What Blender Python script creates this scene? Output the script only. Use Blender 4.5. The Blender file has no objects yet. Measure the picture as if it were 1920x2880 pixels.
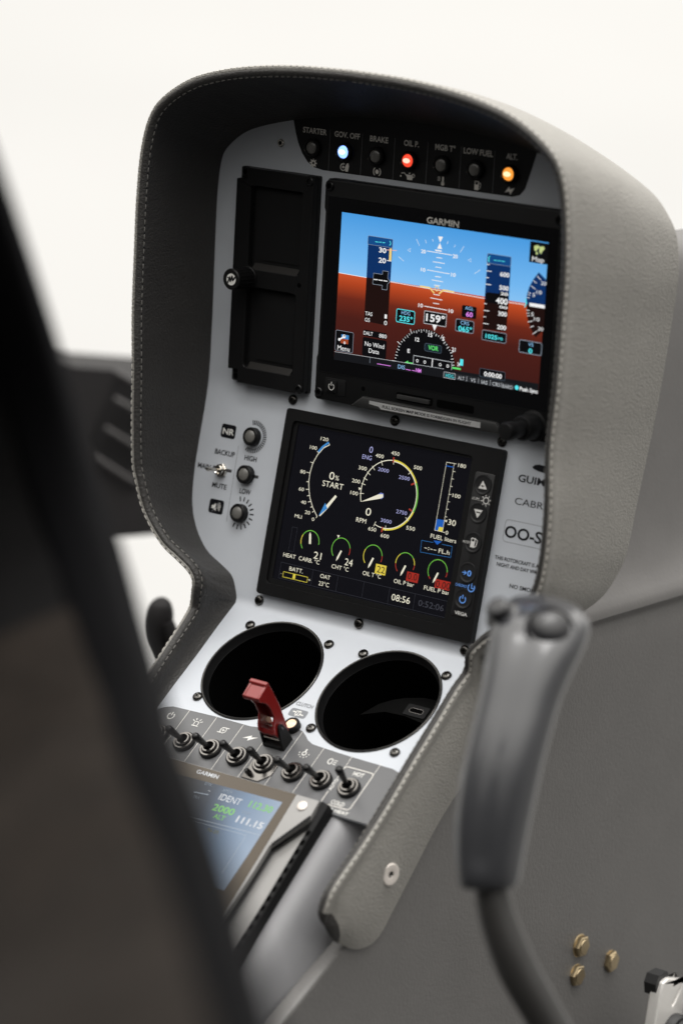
import bpy, math, random
import numpy as np
from mathutils import Matrix, Vector
random.seed(7)
S = 0.001                                     # everything below is written in millimetres
scn = bpy.context.scene
col = scn.collection
# ------------------------------------------------------------------ camera
CAM = Vector((1097.33, -1546.25, 280.79))
cr, cf, cu = Vector((.7912, .6091, .0550)), Vector((-.5867, .7813, -.2132)), Vector((-.1729, .1364, .9755))
cd = bpy.data.cameras.new('camera'); cam = bpy.data.objects.new('camera', cd); col.objects.link(cam)
M = Matrix.Identity(4)
for i in range(3):
    M[i][0], M[i][1], M[i][2], M[i][3] = cr[i], cu[i], -cf[i], CAM[i] * S
cam.matrix_world = M
cd.sensor_width = 36; cd.lens = 111.71; cd.clip_start = .05; cd.clip_end = 200
cd.dof.use_dof = True; cd.dof.focus_distance = 1.95; cd.dof.aperture_fstop = 4.0; cd.dof.aperture_blades = 0
scn.camera = cam
# ------------------------------------------------------------------ daylight: bright overcast surroundings outside the cabin
w = bpy.data.worlds.new('World'); scn.world = w; w.use_nodes = True
nt = w.node_tree; N = nt.nodes; Lk = nt.links
bgn = N['Background']
tc = N.new('ShaderNodeTexCoord'); sx = N.new('ShaderNodeSeparateXYZ'); Lk.new(tc.outputs['Generated'], sx.inputs[0])
def ramp(src, stops):
    mr = N.new('ShaderNodeMapRange'); mr.inputs[1].default_value = -1; mr.inputs[2].default_value = 1; Lk.new(src, mr.inputs[0])
    r = N.new('ShaderNodeValToRGB'); Lk.new(mr.outputs[0], r.inputs[0]); e = r.color_ramp.elements
    while len(e) < len(stops): e.new(.5)
    for k, (p, v) in enumerate(stops): e[k].position = (p + 1) / 2; e[k].color = (v, v, v, 1)
    return r.outputs[0]
def mth(op, a, b):
    m = N.new('ShaderNodeMath'); m.operation = op
    for k, s in enumerate((a, b)):
        if isinstance(s, (int, float)): m.inputs[k].default_value = s
        else: Lk.new(s, m.inputs[k])
    return m.outputs[0]
hz = ramp(sx.outputs[2], ((-1, .10), (-.45, .28), (-.30, .325), (.05, .335), (.35, .45), (.65, .85), (1, 1.0)))
yy = ramp(sx.outputs[1], ((-1, .05), (-.45, .10), (.25, 1.0)))
xx = ramp(sx.outputs[0], ((-1, 1), (-.25, 1), (.4, .5), (1, .42)))
zt = ramp(sx.outputs[2], ((-1, 0), (.25, 0), (.75, 1)))
fac = mth('MULTIPLY', mth('MULTIPLY', hz, mth('MAXIMUM', mth('MULTIPLY', yy, xx), zt)), 2.95)
nz = N.new('ShaderNodeTexNoise'); nz.inputs['Scale'].default_value = 5; nz.inputs['Detail'].default_value = 2
mp = N.new('ShaderNodeMapping'); mp.inputs['Rotation'].default_value = (0, .5, .3); mp.inputs['Scale'].default_value = (1, 1, 4); Lk.new(tc.outputs['Generated'], mp.inputs[0]); Lk.new(mp.outputs[0], nz.inputs[0])
fac = mth('MULTIPLY', fac, mth('ADD', mth('MULTIPLY', nz.outputs[0], .16), .905))
mx = N.new('ShaderNodeVectorMath'); mx.operation = 'SCALE'; mx.inputs[0].default_value = (1.0, .975, .925); Lk.new(fac, mx.inputs['Scale'])
Lk.new(mx.outputs[0], bgn.inputs[0]); bgn.inputs[1].default_value = 1.0
ld = bpy.data.lights.new('softbox', 'AREA'); lo = bpy.data.objects.new('softbox', ld); col.objects.link(lo)
ld.shape = 'RECTANGLE'; ld.size = 1.3; ld.size_y = .9; ld.energy = 26; ld.color = (1, .985, .97)
lo.location = (.35, -.15, 1.75); lo.rotation_euler = (Vector((-.06, -.05, -.15)) - lo.location).to_track_quat('-Z', 'Y').to_euler()
vs = scn.view_settings; vs.view_transform = 'Standard'; vs.look = 'None'; vs.exposure = 0; vs.gamma = 1
try: vs.use_curve_mapping = False
except Exception: pass
try:
    scn.cycles.use_denoising = True; scn.cycles.max_bounces = 8
except Exception: pass
# ------------------------------------------------------------------ frames of the bent panel (x right, y up the panel, z out of it)
def fr(o, t, x=0, y=0, z=0):
    u, v, n = Vector((1, 0, 0)), Vector((0, math.sin(t), math.cos(t))), Vector((0, -math.cos(t), math.sin(t)))
    p = Vector(o) + u * x + v * y + n * z
    m = Matrix.Identity(4)
    for i in range(3): m[i][0], m[i][1], m[i][2], m[i][3] = u[i], v[i], n[i], p[i] * S
    return m
F1 = lambda x=0, y=0, z=0: fr((0, 0, 0), 0, x, y, z)
F2 = lambda x=0, y=0, z=0: fr((0, 0, -74.13), .18815, x, y, z)
F3 = lambda x=0, y=0, z=0: fr((0, -25.05, -205.72), .91965, x, y, z)
F4 = lambda x=0, y=0, z=0: fr((0, -132.35, -277.42), .8196, x, y, z)
W0 = Matrix.Identity(4)
def f3(v, n, x=0): return Vector((x, -25.05 + .795361 * v - .606136 * n, -205.72 + .606136 * v + .795361 * n))
def mirr(p): return Vector((-58 - p[0], p[1], p[2]))
# ------------------------------------------------------------------ materials
MATS = {}
def lin(h): 
    f = lambda c: c / 12.92 if c <= .04045 else ((c + .055) / 1.055) ** 2.4
    return tuple(f(int(h[i:i + 2], 16) / 255) for i in (0, 2, 4)) + (1,)
def mat(name, c, rough=.5, metal=0, bump=None, coat=0, emit=0, var=0, kind='noise', spec=None):
    m = bpy.data.materials.new(name); m.use_nodes = True; t = m.node_tree; b = t.nodes['Principled BSDF']
    cc = lin(c) if isinstance(c, str) else tuple(c) + (1,)
    b.inputs['Base Color'].default_value = cc; b.inputs['Roughness'].default_value = rough; b.inputs['Metallic'].default_value = metal
    if spec is not None: b.inputs['Specular IOR Level'].default_value = spec
    if coat: b.inputs['Coat Weight'].default_value = coat; b.inputs['Coat Roughness'].default_value = .08
    if emit:
        b.inputs['Base Color'].default_value = (.004, .004, .005, 1); b.inputs['Emission Color'].default_value = cc; b.inputs['Emission Strength'].default_value = emit
    tcn = t.nodes.new('ShaderNodeTexCoord')
    if bump:
        sc_, st, dist = bump
        if kind == 'leather':
            v = t.nodes.new('ShaderNodeTexVoronoi'); v.inputs['Scale'].default_value = sc_; v.feature = 'SMOOTH_F1'; v.inputs['Smoothness'].default_value = .4
            n2 = t.nodes.new('ShaderNodeTexNoise'); n2.inputs['Scale'].default_value = sc_ * .35; n2.inputs['Detail'].default_value = 4
            ds = t.nodes.new('ShaderNodeVectorMath'); ds.operation = 'MULTIPLY_ADD'; ds.inputs[1].default_value = (.004, .004, .004)
            t.links.new(tcn.outputs['Object'], n2.inputs[0]); t.links.new(n2.outputs['Color'], ds.inputs[0]); t.links.new(tcn.outputs['Object'], ds.inputs[2]); t.links.new(ds.outputs[0], v.inputs[0])
            n3 = t.nodes.new('ShaderNodeTexNoise'); n3.inputs['Scale'].default_value = 55; n3.inputs['Detail'].default_value = 5; t.links.new(tcn.outputs['Object'], n3.inputs[0])
            ad = t.nodes.new('ShaderNodeMath'); ad.operation = 'MULTIPLY_ADD'; ad.inputs[1].default_value = 1.2; t.links.new(n3.outputs[0], ad.inputs[0]); t.links.new(v.outputs['Distance'], ad.inputs[2]); h = ad.outputs[0]
        else:
            n1 = t.nodes.new('ShaderNodeTexNoise'); n1.inputs['Scale'].default_value = sc_; n1.inputs['Detail'].default_value = 5; t.links.new(tcn.outputs['Object'], n1.inputs[0]); h = n1.outputs[0]
        bp = t.nodes.new('ShaderNodeBump'); bp.inputs['Strength'].default_value = st; bp.inputs['Distance'].default_value = dist * S
        t.links.new(h, bp.inputs['Height']); t.links.new(bp.outputs[0], b.inputs['Normal'])
    if var and not emit:
        n4 = t.nodes.new('ShaderNodeTexNoise'); n4.inputs['Scale'].default_value = 38; n4.inputs['Detail'].default_value = 7; n4.inputs['Roughness'].default_value = .65; t.links.new(tcn.outputs['Object'], n4.inputs[0])
        rr = t.nodes.new('ShaderNodeMapRange'); rr.inputs[3].default_value = 1 - var; rr.inputs[4].default_value = 1 + var; rr.inputs[1].default_value = .25; rr.inputs[2].default_value = .75; t.links.new(n4.outputs[0], rr.inputs[0])
        sc2 = t.nodes.new('ShaderNodeVectorMath'); sc2.operation = 'SCALE'; sc2.inputs[0].default_value = cc[:3]; t.links.new(rr.outputs[0], sc2.inputs['Scale']); t.links.new(sc2.outputs[0], b.inputs['Base Color'])
        r2 = t.nodes.new('ShaderNodeMapRange'); r2.inputs[3].default_value = max(.02, rough - .08); r2.inputs[4].default_value = min(1, rough + .08); t.links.new(n4.outputs[0], r2.inputs[0]); t.links.new(r2.outputs[0], b.inputs['Roughness'])
    MATS[name] = m
    return m
mat('panel_paint', (.575, .605, .655), .42, 0, (900, .08, .15), var=.03)
mat('black_satin', (.008, .008, .0085), .44, 0, (1400, .18, .12), var=.12, spec=.22)
mat('black_matt', (.007, .007, .0075), .62, 0, (1600, .3, .15), var=.1, spec=.2)
mat('dark_void', (.003, .003, .003), .9, spec=0)
mat('glass_black', (.003, .003, .004), .06, 0, spec=.35)
mat('charcoal_leather', (.040, .038, .0365), .54, 0, (700, .6, .6), kind='leather', var=.1, spec=.4)
mat('grey_leather', (.245, .236, .218), .5, 0, (800, .75, .55), kind='leather', var=.07, spec=.4)
mat('thread', (.50, .48, .44), .7)
mat('thread_dark', (.15, .145, .135), .7)
mat('strip_black', (.010, .010, .011), .5, var=.08, spec=.3)
mat('strip_grey', (.125, .127, .133), .36, 0, (900, .1, .12), var=.06)
mat('ink', (.007, .0075, .010), .6, spec=.15); mat('darkgray', (.055, .055, .06), .6); mat('gray', (.22, .23, .25), .6); mat('paper', (.80, .79, .76), .6)
mat('legend', (.80, .77, .72), .6); mat('legend_dim', (.16, .16, .17), .6)
mat('chrome', (.62, .59, .54), .18, 1); mat('dark_chrome', (.21, .20, .19), .22, 1); mat('black_metal', (.006, .006, .0065), .26, 0, spec=.4); mat('gunmetal', (.10, .096, .09), .22, 1)
mat('brass', (.47, .375, .235), .36, 1, (300, .1, .2), var=.08); mat('snap_metal', (.80, .74, .69), .45, .6)
mat('red_plastic', (.24, .011, .010), .34, 0, (700, .08, .1), coat=.5, var=.05)
mat('lens_clear', (.16, .155, .145), .12, 0, (350, .5, .6), coat=.6)
mat('lens_blue', '7fa6ff', .2, emit=2.4); mat('lens_blue_core', 'e8f0ff', .2, emit=1.6); mat('lens_red', 'ff4a30', .2, emit=1.15); mat('lens_red_core', 'ffd9c0', .2, emit=1.2)
mat('lens_amber', 'ff9d3a', .2, emit=1.15); mat('lens_amber_core', 'ffeab5', .2, emit=1.3); mat('lens_warm', 'ffdcb8', .2, emit=1.5)
mat('grip_plastic', (.034, .035, .039), .32, 0, (260, .08, .2), coat=.6, var=.05); mat('button_dark', (.02, .02, .022), .3); mat('tube_metal', (.03, .029, .028), .30, 0, var=.06)
mat('body_plastic', (.117, .113, .110), .45, 0, (480, .6, .5), var=.08)
mat('bulkhead_plastic', (.13, .125, .122), .48, 0, (420, .35, .4), var=.08)
mat('shell_metal', (.22, .22, .23), .42, .05, (500, .1, .15), var=.05)
mat('nav_bezel', (.27, .265, .26), .35, .15, (900, .1, .12), var=.05); mat('nav_glass', (.06, .043, .025), .14, 0, spec=.45)
mat('silver_label', (.78, .78, .78), .3, .6, (160, .7, .5)); mat('black_rail', (.045, .045, .045), .25, .3)
mat('seat_leather', (.0125, .0098, .008), .75, 0, (30, .7, 7), var=.35, spec=.08); mat('seat_trim2', (.0045, .0043, .0045), .75, 0, (60, .5, 3), var=.3, spec=.08); mat('seat_trim', (.0035, .0035, .004), .7, 0, (200, .2, .5), spec=.03); mat('far_plastic', (.016, .015, .0155), .6, var=.08, spec=.15); mat('far_slot', (.012, .0115, .012), .6, spec=.2); mat('far_edge', (.055, .052, .052), .5); mat('pedal_metal', (.80, .78, .75), .3, .3, var=.06); mat('rubber', (.02, .02, .021), .55)
mat('pad_rubber', (.013, .013, .014), .36, 0, (900, .1, .1)); mat('pad_black', (.004, .004, .004), .7, spec=.04); mat('print_white', (.72, .71, .69), .5); mat('print_blue', '5f93dd', .5, emit=.9)
mat('sill_edge', (.012, .0105, .0095), .5, spec=.3); mat('navy_paint', (.03, .03, .035), .5)
EM = dict(white='f2f2f2', black='08080a', cyan='59e6ee', pink='f2b9b0', yellow='f3d27c', steel='8e99a6', steel2='4d5a66', silver='c4c8cc', tape_blue='0a2f63', tape_brown='1d0d0a', head_blue='114a86', lblue='8fc3ee', magenta='e58af0', navy='10202c', globe='c2d089', green='63e072', dgreen='15242c', footer='141518', tab='26282b', pale='c9dcf0', sky_icon='3f86c4', ground_icon='9c4526',
          ivory='e9e4cf', lav='a6a7d6', eblue='3f86c6', eblue2='2f6da8', eyellow='d9c94a', egreen='6cb544', ered='a4362a', slate='6a78b8', fuelblue='1f5cb4', yellowbox='d8c248', redbox='a02a20', dark='1c1a16', dim='2f3036', dim2='3c3d44',
          n_white='e6e8ea', n_green='8fd07a', n_dim='9aa4ae', n_yellow='8d8a55', n_line='b4bfca')
for k, v in EM.items(): mat('e_' + k, v, .3, emit=1.0, spec=.1)
mat('emu_glass', '09090e', .14, emit=1.0, spec=.2)
def screen_mat(name, stops, axis, lo_, hi_, em=1.0, rough=.2, spec=.15):
    m = mat(name, '000000', rough, emit=em, spec=spec); t = m.node_tree; b = t.nodes['Principled BSDF']
    tcn = t.nodes.new('ShaderNodeTexCoord'); s = t.nodes.new('ShaderNodeSeparateXYZ'); t.links.new(tcn.outputs['Object'], s.inputs[0])
    r = t.nodes.new('ShaderNodeMapRange'); r.inputs[1].default_value = lo_ * S; r.inputs[2].default_value = hi_ * S; t.links.new(s.outputs[axis], r.inputs[0])
    c = t.nodes.new('ShaderNodeValToRGB'); e = c.color_ramp.elements
    while len(e) < len(stops): e.new(.5)
    for k, (p, h) in enumerate(stops): e[k].position = p; e[k].color = lin(h)
    t.links.new(r.outputs[0], c.inputs[0]); t.links.new(c.outputs[0], b.inputs['Emission Color'])
    return m
screen_mat('sky_display', ((0, '86c1f2'), (.25, '73b7f0'), (1, '4a9be0')), 1, 9, 46)
screen_mat('ground_display', ((0, '3b1713'), (.5, '4a1c15'), (.72, '6b2718'), (.9, 'b0431f'), (1, 'c8522a')), 1, -44, 9)
screen_mat('nav_display_sky_sheen', ((0, '10161f'), (.3, '33475f'), (.68, '86a5c8'), (1, 'b4cbe6')), 0, -60, 8, em=.6, rough=.1, spec=.5)  # sky reflection painted into the screen's own glow, fading to dark leftwards
# ------------------------------------------------------------------ mesh builder (millimetres in, metres out)
TXT = {}
def text_mesh(s, bold):
    k = (s, bold)
    if k not in TXT:
        c = bpy.data.curves.new('t', 'FONT'); c.body = s; c.size = 10; c.resolution_u = 3; c.fill_mode = 'FRONT'
        if bold: c.offset = .22
        o = bpy.data.objects.new('t', c); col.objects.link(o)
        dg = bpy.context.evaluated_depsgraph_get(); me = bpy.data.meshes.new_from_object(o.evaluated_get(dg))
        v = [tuple(x.co) for x in me.vertices]; f = [tuple(p.vertices) for p in me.polygons]
        bpy.data.objects.remove(o); bpy.data.curves.remove(c); bpy.data.meshes.remove(me)
        TXT[k] = (v, f)
    return TXT[k]
class MB:
    def __init__(s): s.v, s.f, s.m, s.names = [], [], [], []; s.cur = 0
    def use(s, n):
        if n not in s.names: s.names.append(n)
        s.cur = s.names.index(n); return s
    def add(s, vs, fs, T=None):
        b = len(s.v)
        for p in vs:
            p = Vector(p); s.v.append(T @ p if T else p)
        for f in fs: s.f.append([b + i for i in f]); s.m.append(s.cur)
    def prism(s, pts, z0, z1, T=None, chamfer=0, bottom=False):
        n = len(pts)
        if sum(pts[i][0] * pts[(i + 1) % n][1] - pts[(i + 1) % n][0] * pts[i][1] for i in range(n)) < 0: pts = pts[::-1]
        lays = [(pts, z0)]
        if chamfer: lays += [(pts, z1 - chamfer), (inset(pts, chamfer * .35), z1 - chamfer * .3), (inset(pts, chamfer), z1)]
        else: lays += [(pts, z1)]
        vs, fs = [], []
        for q, z in lays: vs += [(p[0], p[1], z) for p in q]
        for k in range(len(lays) - 1):
            for i in range(n):
                j = (i + 1) % n; fs.append((k * n + i, k * n + j, (k + 1) * n + j, (k + 1) * n + i))
        fs.append([(len(lays) - 1) * n + i for i in range(n)])
        if bottom: fs.append(list(range(n))[::-1])
        s.add(vs, fs, T)
    def flat(s, pts, z, T=None):
        n = len(pts)
        if sum(pts[i][0] * pts[(i + 1) % n][1] - pts[(i + 1) % n][0] * pts[i][1] for i in range(n)) < 0: pts = pts[::-1]
        s.add([(p[0], p[1], z) for p in pts], [list(range(n))], T)
    def plate(s, outer, holes, z0, z1, T=None):
        from mathutils.geometry import tessellate_polygon
        loops = [outer] + holes; P = [p for l in loops for p in l]
        tri = tessellate_polygon([[Vector((p[0], p[1], 0)) for p in l] for l in loops]); fs = []
        n = len(P)
        for t in tri:
            a, b, c = (P[i] for i in t)
            if (b[0] - a[0]) * (c[1] - a[1]) - (c[0] - a[0]) * (b[1] - a[1]) < 0: t = t[::-1]
            fs.append(tuple(t)); fs.append(tuple(n + i for i in t[::-1]))
        o = 0
        for k, l in enumerate(loops):
            m = len(l); ar = sum(l[i][0] * l[(i + 1) % m][1] - l[(i + 1) % m][0] * l[i][1] for i in range(m))
            for i in range(m):
                a, b = o + i, o + (i + 1) % m
                q = (a, n + a, n + b, b)
                fs.append(q if (ar > 0) == (k == 0) else q[::-1])
            o += m
        s.add([(p[0], p[1], z1) for p in P] + [(p[0], p[1], z0) for p in P], fs, T)
    def lathe(s, prof, n=28, T=None, cap=True):
        vs, fs = [], []
        for r, z in prof: vs += [(r * math.cos(2 * math.pi * i / n), r * math.sin(2 * math.pi * i / n), z) for i in range(n)]
        for k in range(len(prof) - 1):
            for i in range(n):
                j = (i + 1) % n; fs.append((k * n + i, k * n + j, (k + 1) * n + j, (k + 1) * n + i))
        if cap: fs.append([(len(prof) - 1) * n + i for i in range(n)])
        s.add(vs, fs, T)
    def tube(s, pts, r, n=8, T=None, caps=True):
        pts = [Vector(p) for p in pts]; rs = r if isinstance(r, (list, tuple)) else [r] * len(pts); vs, fs = [], []
        up = None
        for i, p in enumerate(pts):
            t = (pts[min(i + 1, len(pts) - 1)] - pts[max(i - 1, 0)]).normalized()
            if up is None: up = Vector((0, 0, 1)) if abs(t.z) < .9 else Vector((1, 0, 0))
            a = (up - t * up.dot(t)).normalized(); up = a; b = t.cross(a)
            vs += [p + (a * math.cos(2 * math.pi * k / n) + b * math.sin(2 * math.pi * k / n)) * rs[i] for k in range(n)]
        for i in range(len(pts) - 1):
            for k in range(n):
                j = (k + 1) % n; fs.append((i * n + k, i * n + j, (i + 1) * n + j, (i + 1) * n + k))
        if caps: fs += [list(range(n))[::-1], [(len(pts) - 1) * n + k for k in range(n)]]
        s.add(vs, fs, T)
    def grid(s, rows, closed=False, T=None):
        n = len(rows[0]); vs = [p for r in rows for p in r]; fs = []
        for i in range(len(rows) - 1):
            for k in range(n if closed else n - 1):
                j = (k + 1) % n; fs.append((i * n + k, i * n + j, (i + 1) * n + j, (i + 1) * n + k))
        s.add(vs, fs, T)
    def text(s, t, cx, cy, w_, cap, z, bold=0, T=None):
        v, f = text_mesh(t, bold)
        if not v: return
        xs = [p[0] for p in v]; ys = [p[1] for p in v]; x0, x1 = min(xs), max(xs)
        cv, _ = text_mesh('H', bold); ch = max(p[1] for p in cv)
        sx_ = w_ / (x1 - x0) if x1 > x0 else 1; sy_ = cap / ch
        s.add([(cx + (p[0] - (x0 + x1) / 2) * sx_, cy + (p[1] - ch / 2) * sy_, z) for p in v], f, T)
    def line(s, pts, w_, z, T=None):
        for a, b in zip(pts[:-1], pts[1:]):
            d = Vector((b[0] - a[0], b[1] - a[1])); l = d.length
            if l < 1e-6: continue
            d /= l; e = w_ * .25 if len(pts) > 2 else 0; q = Vector((-d.y, d.x)) * w_ / 2; A, B = Vector(a[:2]) - d * e, Vector(b[:2]) + d * e
            s.flat([A - q, B - q, B + q, A + q], z, T)
    def arc(s, cx, cy, r, a0, a1, w_, z, T=None):
        n = max(3, int(abs(a1 - a0) / 6)); vs = []; fs = []
        for i in range(n + 1):
            a = math.radians(a0 + (a1 - a0) * i / n); vs += [(cx + (r - w_ / 2) * math.cos(a), cy + (r - w_ / 2) * math.sin(a), z), (cx + (r + w_ / 2) * math.cos(a), cy + (r + w_ / 2) * math.sin(a), z)]
        for i in range(n): fs.append((2 * i, 2 * i + 1, 2 * i + 3, 2 * i + 2) if a1 > a0 else (2 * i + 2, 2 * i + 3, 2 * i + 1, 2 * i))
        s.add(vs, fs, T)
    def marks(s, L, z0, dz=.03, pre='', T=None):
        for e in L:
            k = e[0]
            if k == 't': s.use(pre + e[6]); s.text(e[1], e[2], e[3], e[4], e[5], z0 + dz * e[7], e[8], T)
            elif k == 'p': s.use(pre + e[2]); s.flat(e[1], z0 + dz * e[3], T)
            elif k == 'r': s.use(pre + e[6]); s.flat(rrect(*e[1:6]), z0 + dz * e[7], T)
            elif k == 'o': s.use(pre + e[7]); p = rrect(*e[1:6]); s.line(p + [p[0]], e[6], z0 + dz * e[8], T)
            elif k == 'l': s.use(pre + e[3]); s.line(e[1], e[2], z0 + dz * e[4], T)
            elif k == 'd': s.use(pre + e[4]); s.flat(circ(e[1], e[2], e[3]), z0 + dz * e[5], T)
            elif k == 'a': s.use(pre + e[7]); s.arc(*e[1:7], z0 + dz * e[8], T)
            elif k == 'h': s.use(pre + e[4]); s.flat(circ(e[1], e[2], e[3], 40, -8, 188), z0 + dz * e[5], T)
        return s
    def build(s, name, parent=None, smooth=35, sub=0, frame=None):
        me = bpy.data.meshes.new(name); me.from_pydata([v * S for v in s.v], [], s.f)
        for n in s.names: me.materials.append(MATS[n])
        me.polygons.foreach_set('material_index', s.m); me.validate(); me.update()
        if smooth:
            me.shade_smooth(); me.set_sharp_from_angle(angle=math.radians(smooth))
        o = bpy.data.objects.new(name, me); col.objects.link(o)
        if sub: md = o.modifiers.new('sub', 'SUBSURF'); md.levels = md.render_levels = sub
        if parent: o.parent = parent
        elif frame is not None: o.matrix_world = frame
        return o
def inset(p, d):
    n = len(p); r = []
    for i in range(n):
        a, b, c = Vector(p[i - 1][:2]), Vector(p[i][:2]), Vector(p[(i + 1) % n][:2])
        e1, e2 = (b - a), (c - b)
        if e1.length < 1e-7 or e2.length < 1e-7: r.append(tuple(b)); continue
        e1.normalize(); e2.normalize(); n1, n2 = Vector((-e1.y, e1.x)), Vector((-e2.y, e2.x)); m = n1 + n2
        m = m / max(.35, m.length_squared / 2) if m.length > 1e-6 else n1
        r.append((b.x + m.x * d, b.y + m.y * d))
    return r
def rrect(x0, y0, x1, y1, r, n=4):
    r = min(r, abs(x1 - x0) / 2, abs(y1 - y0) / 2); P = []
    for cx, cy, a in ((x1 - r, y0 + r, -90), (x1 - r, y1 - r, 0), (x0 + r, y1 - r, 90), (x0 + r, y0 + r, 180)):
        P += [(cx + r * math.cos(math.radians(a + 90 * i / n)), cy + r * math.sin(math.radians(a + 90 * i / n))) for i in range(n + 1)]
    return P
def circ(x, y, r, n=24, a0=0, a1=None):
    if a1 is None: return [(x + r * math.cos(2 * math.pi * i / n), y + r * math.sin(2 * math.pi * i / n)) for i in range(n)]
    return [(x + r * math.cos(math.radians(a0 + (a1 - a0) * i / n)), y + r * math.sin(math.radians(a0 + (a1 - a0) * i / n))) for i in range(n + 1)]
def thing(name, label, cat, frame, group=None):
    o = bpy.data.objects.new(name, None); col.objects.link(o); o.matrix_world = frame; o.empty_display_size = .01
    o['label'] = label; o['category'] = cat
    if group: o['group'] = group
    return o
def copy_tree(o, frame=None, parent=None):
    c = o.copy(); col.objects.link(c)
    if parent: c.parent = parent
    for ch in list(o.children): copy_tree(ch, None, c)
    if frame is not None: c.matrix_world = frame
    return c
def catmull(P, k):
    P = [np.array(p, float) for p in P]; out = []
    for i in range(len(P) - 1):
        p0, p1, p2, p3 = P[max(i - 1, 0)], P[i], P[i + 1], P[min(i + 2, len(P) - 1)]
        for j in range(k):
            t = j / k; out.append(.5 * (2 * p1 + (p2 - p0) * t + (2 * p0 - 5 * p1 + 4 * p2 - p3) * t * t + (3 * p1 - p0 - 3 * p2 + p3) * t ** 3))
    out.append(P[-1]); return out
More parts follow.
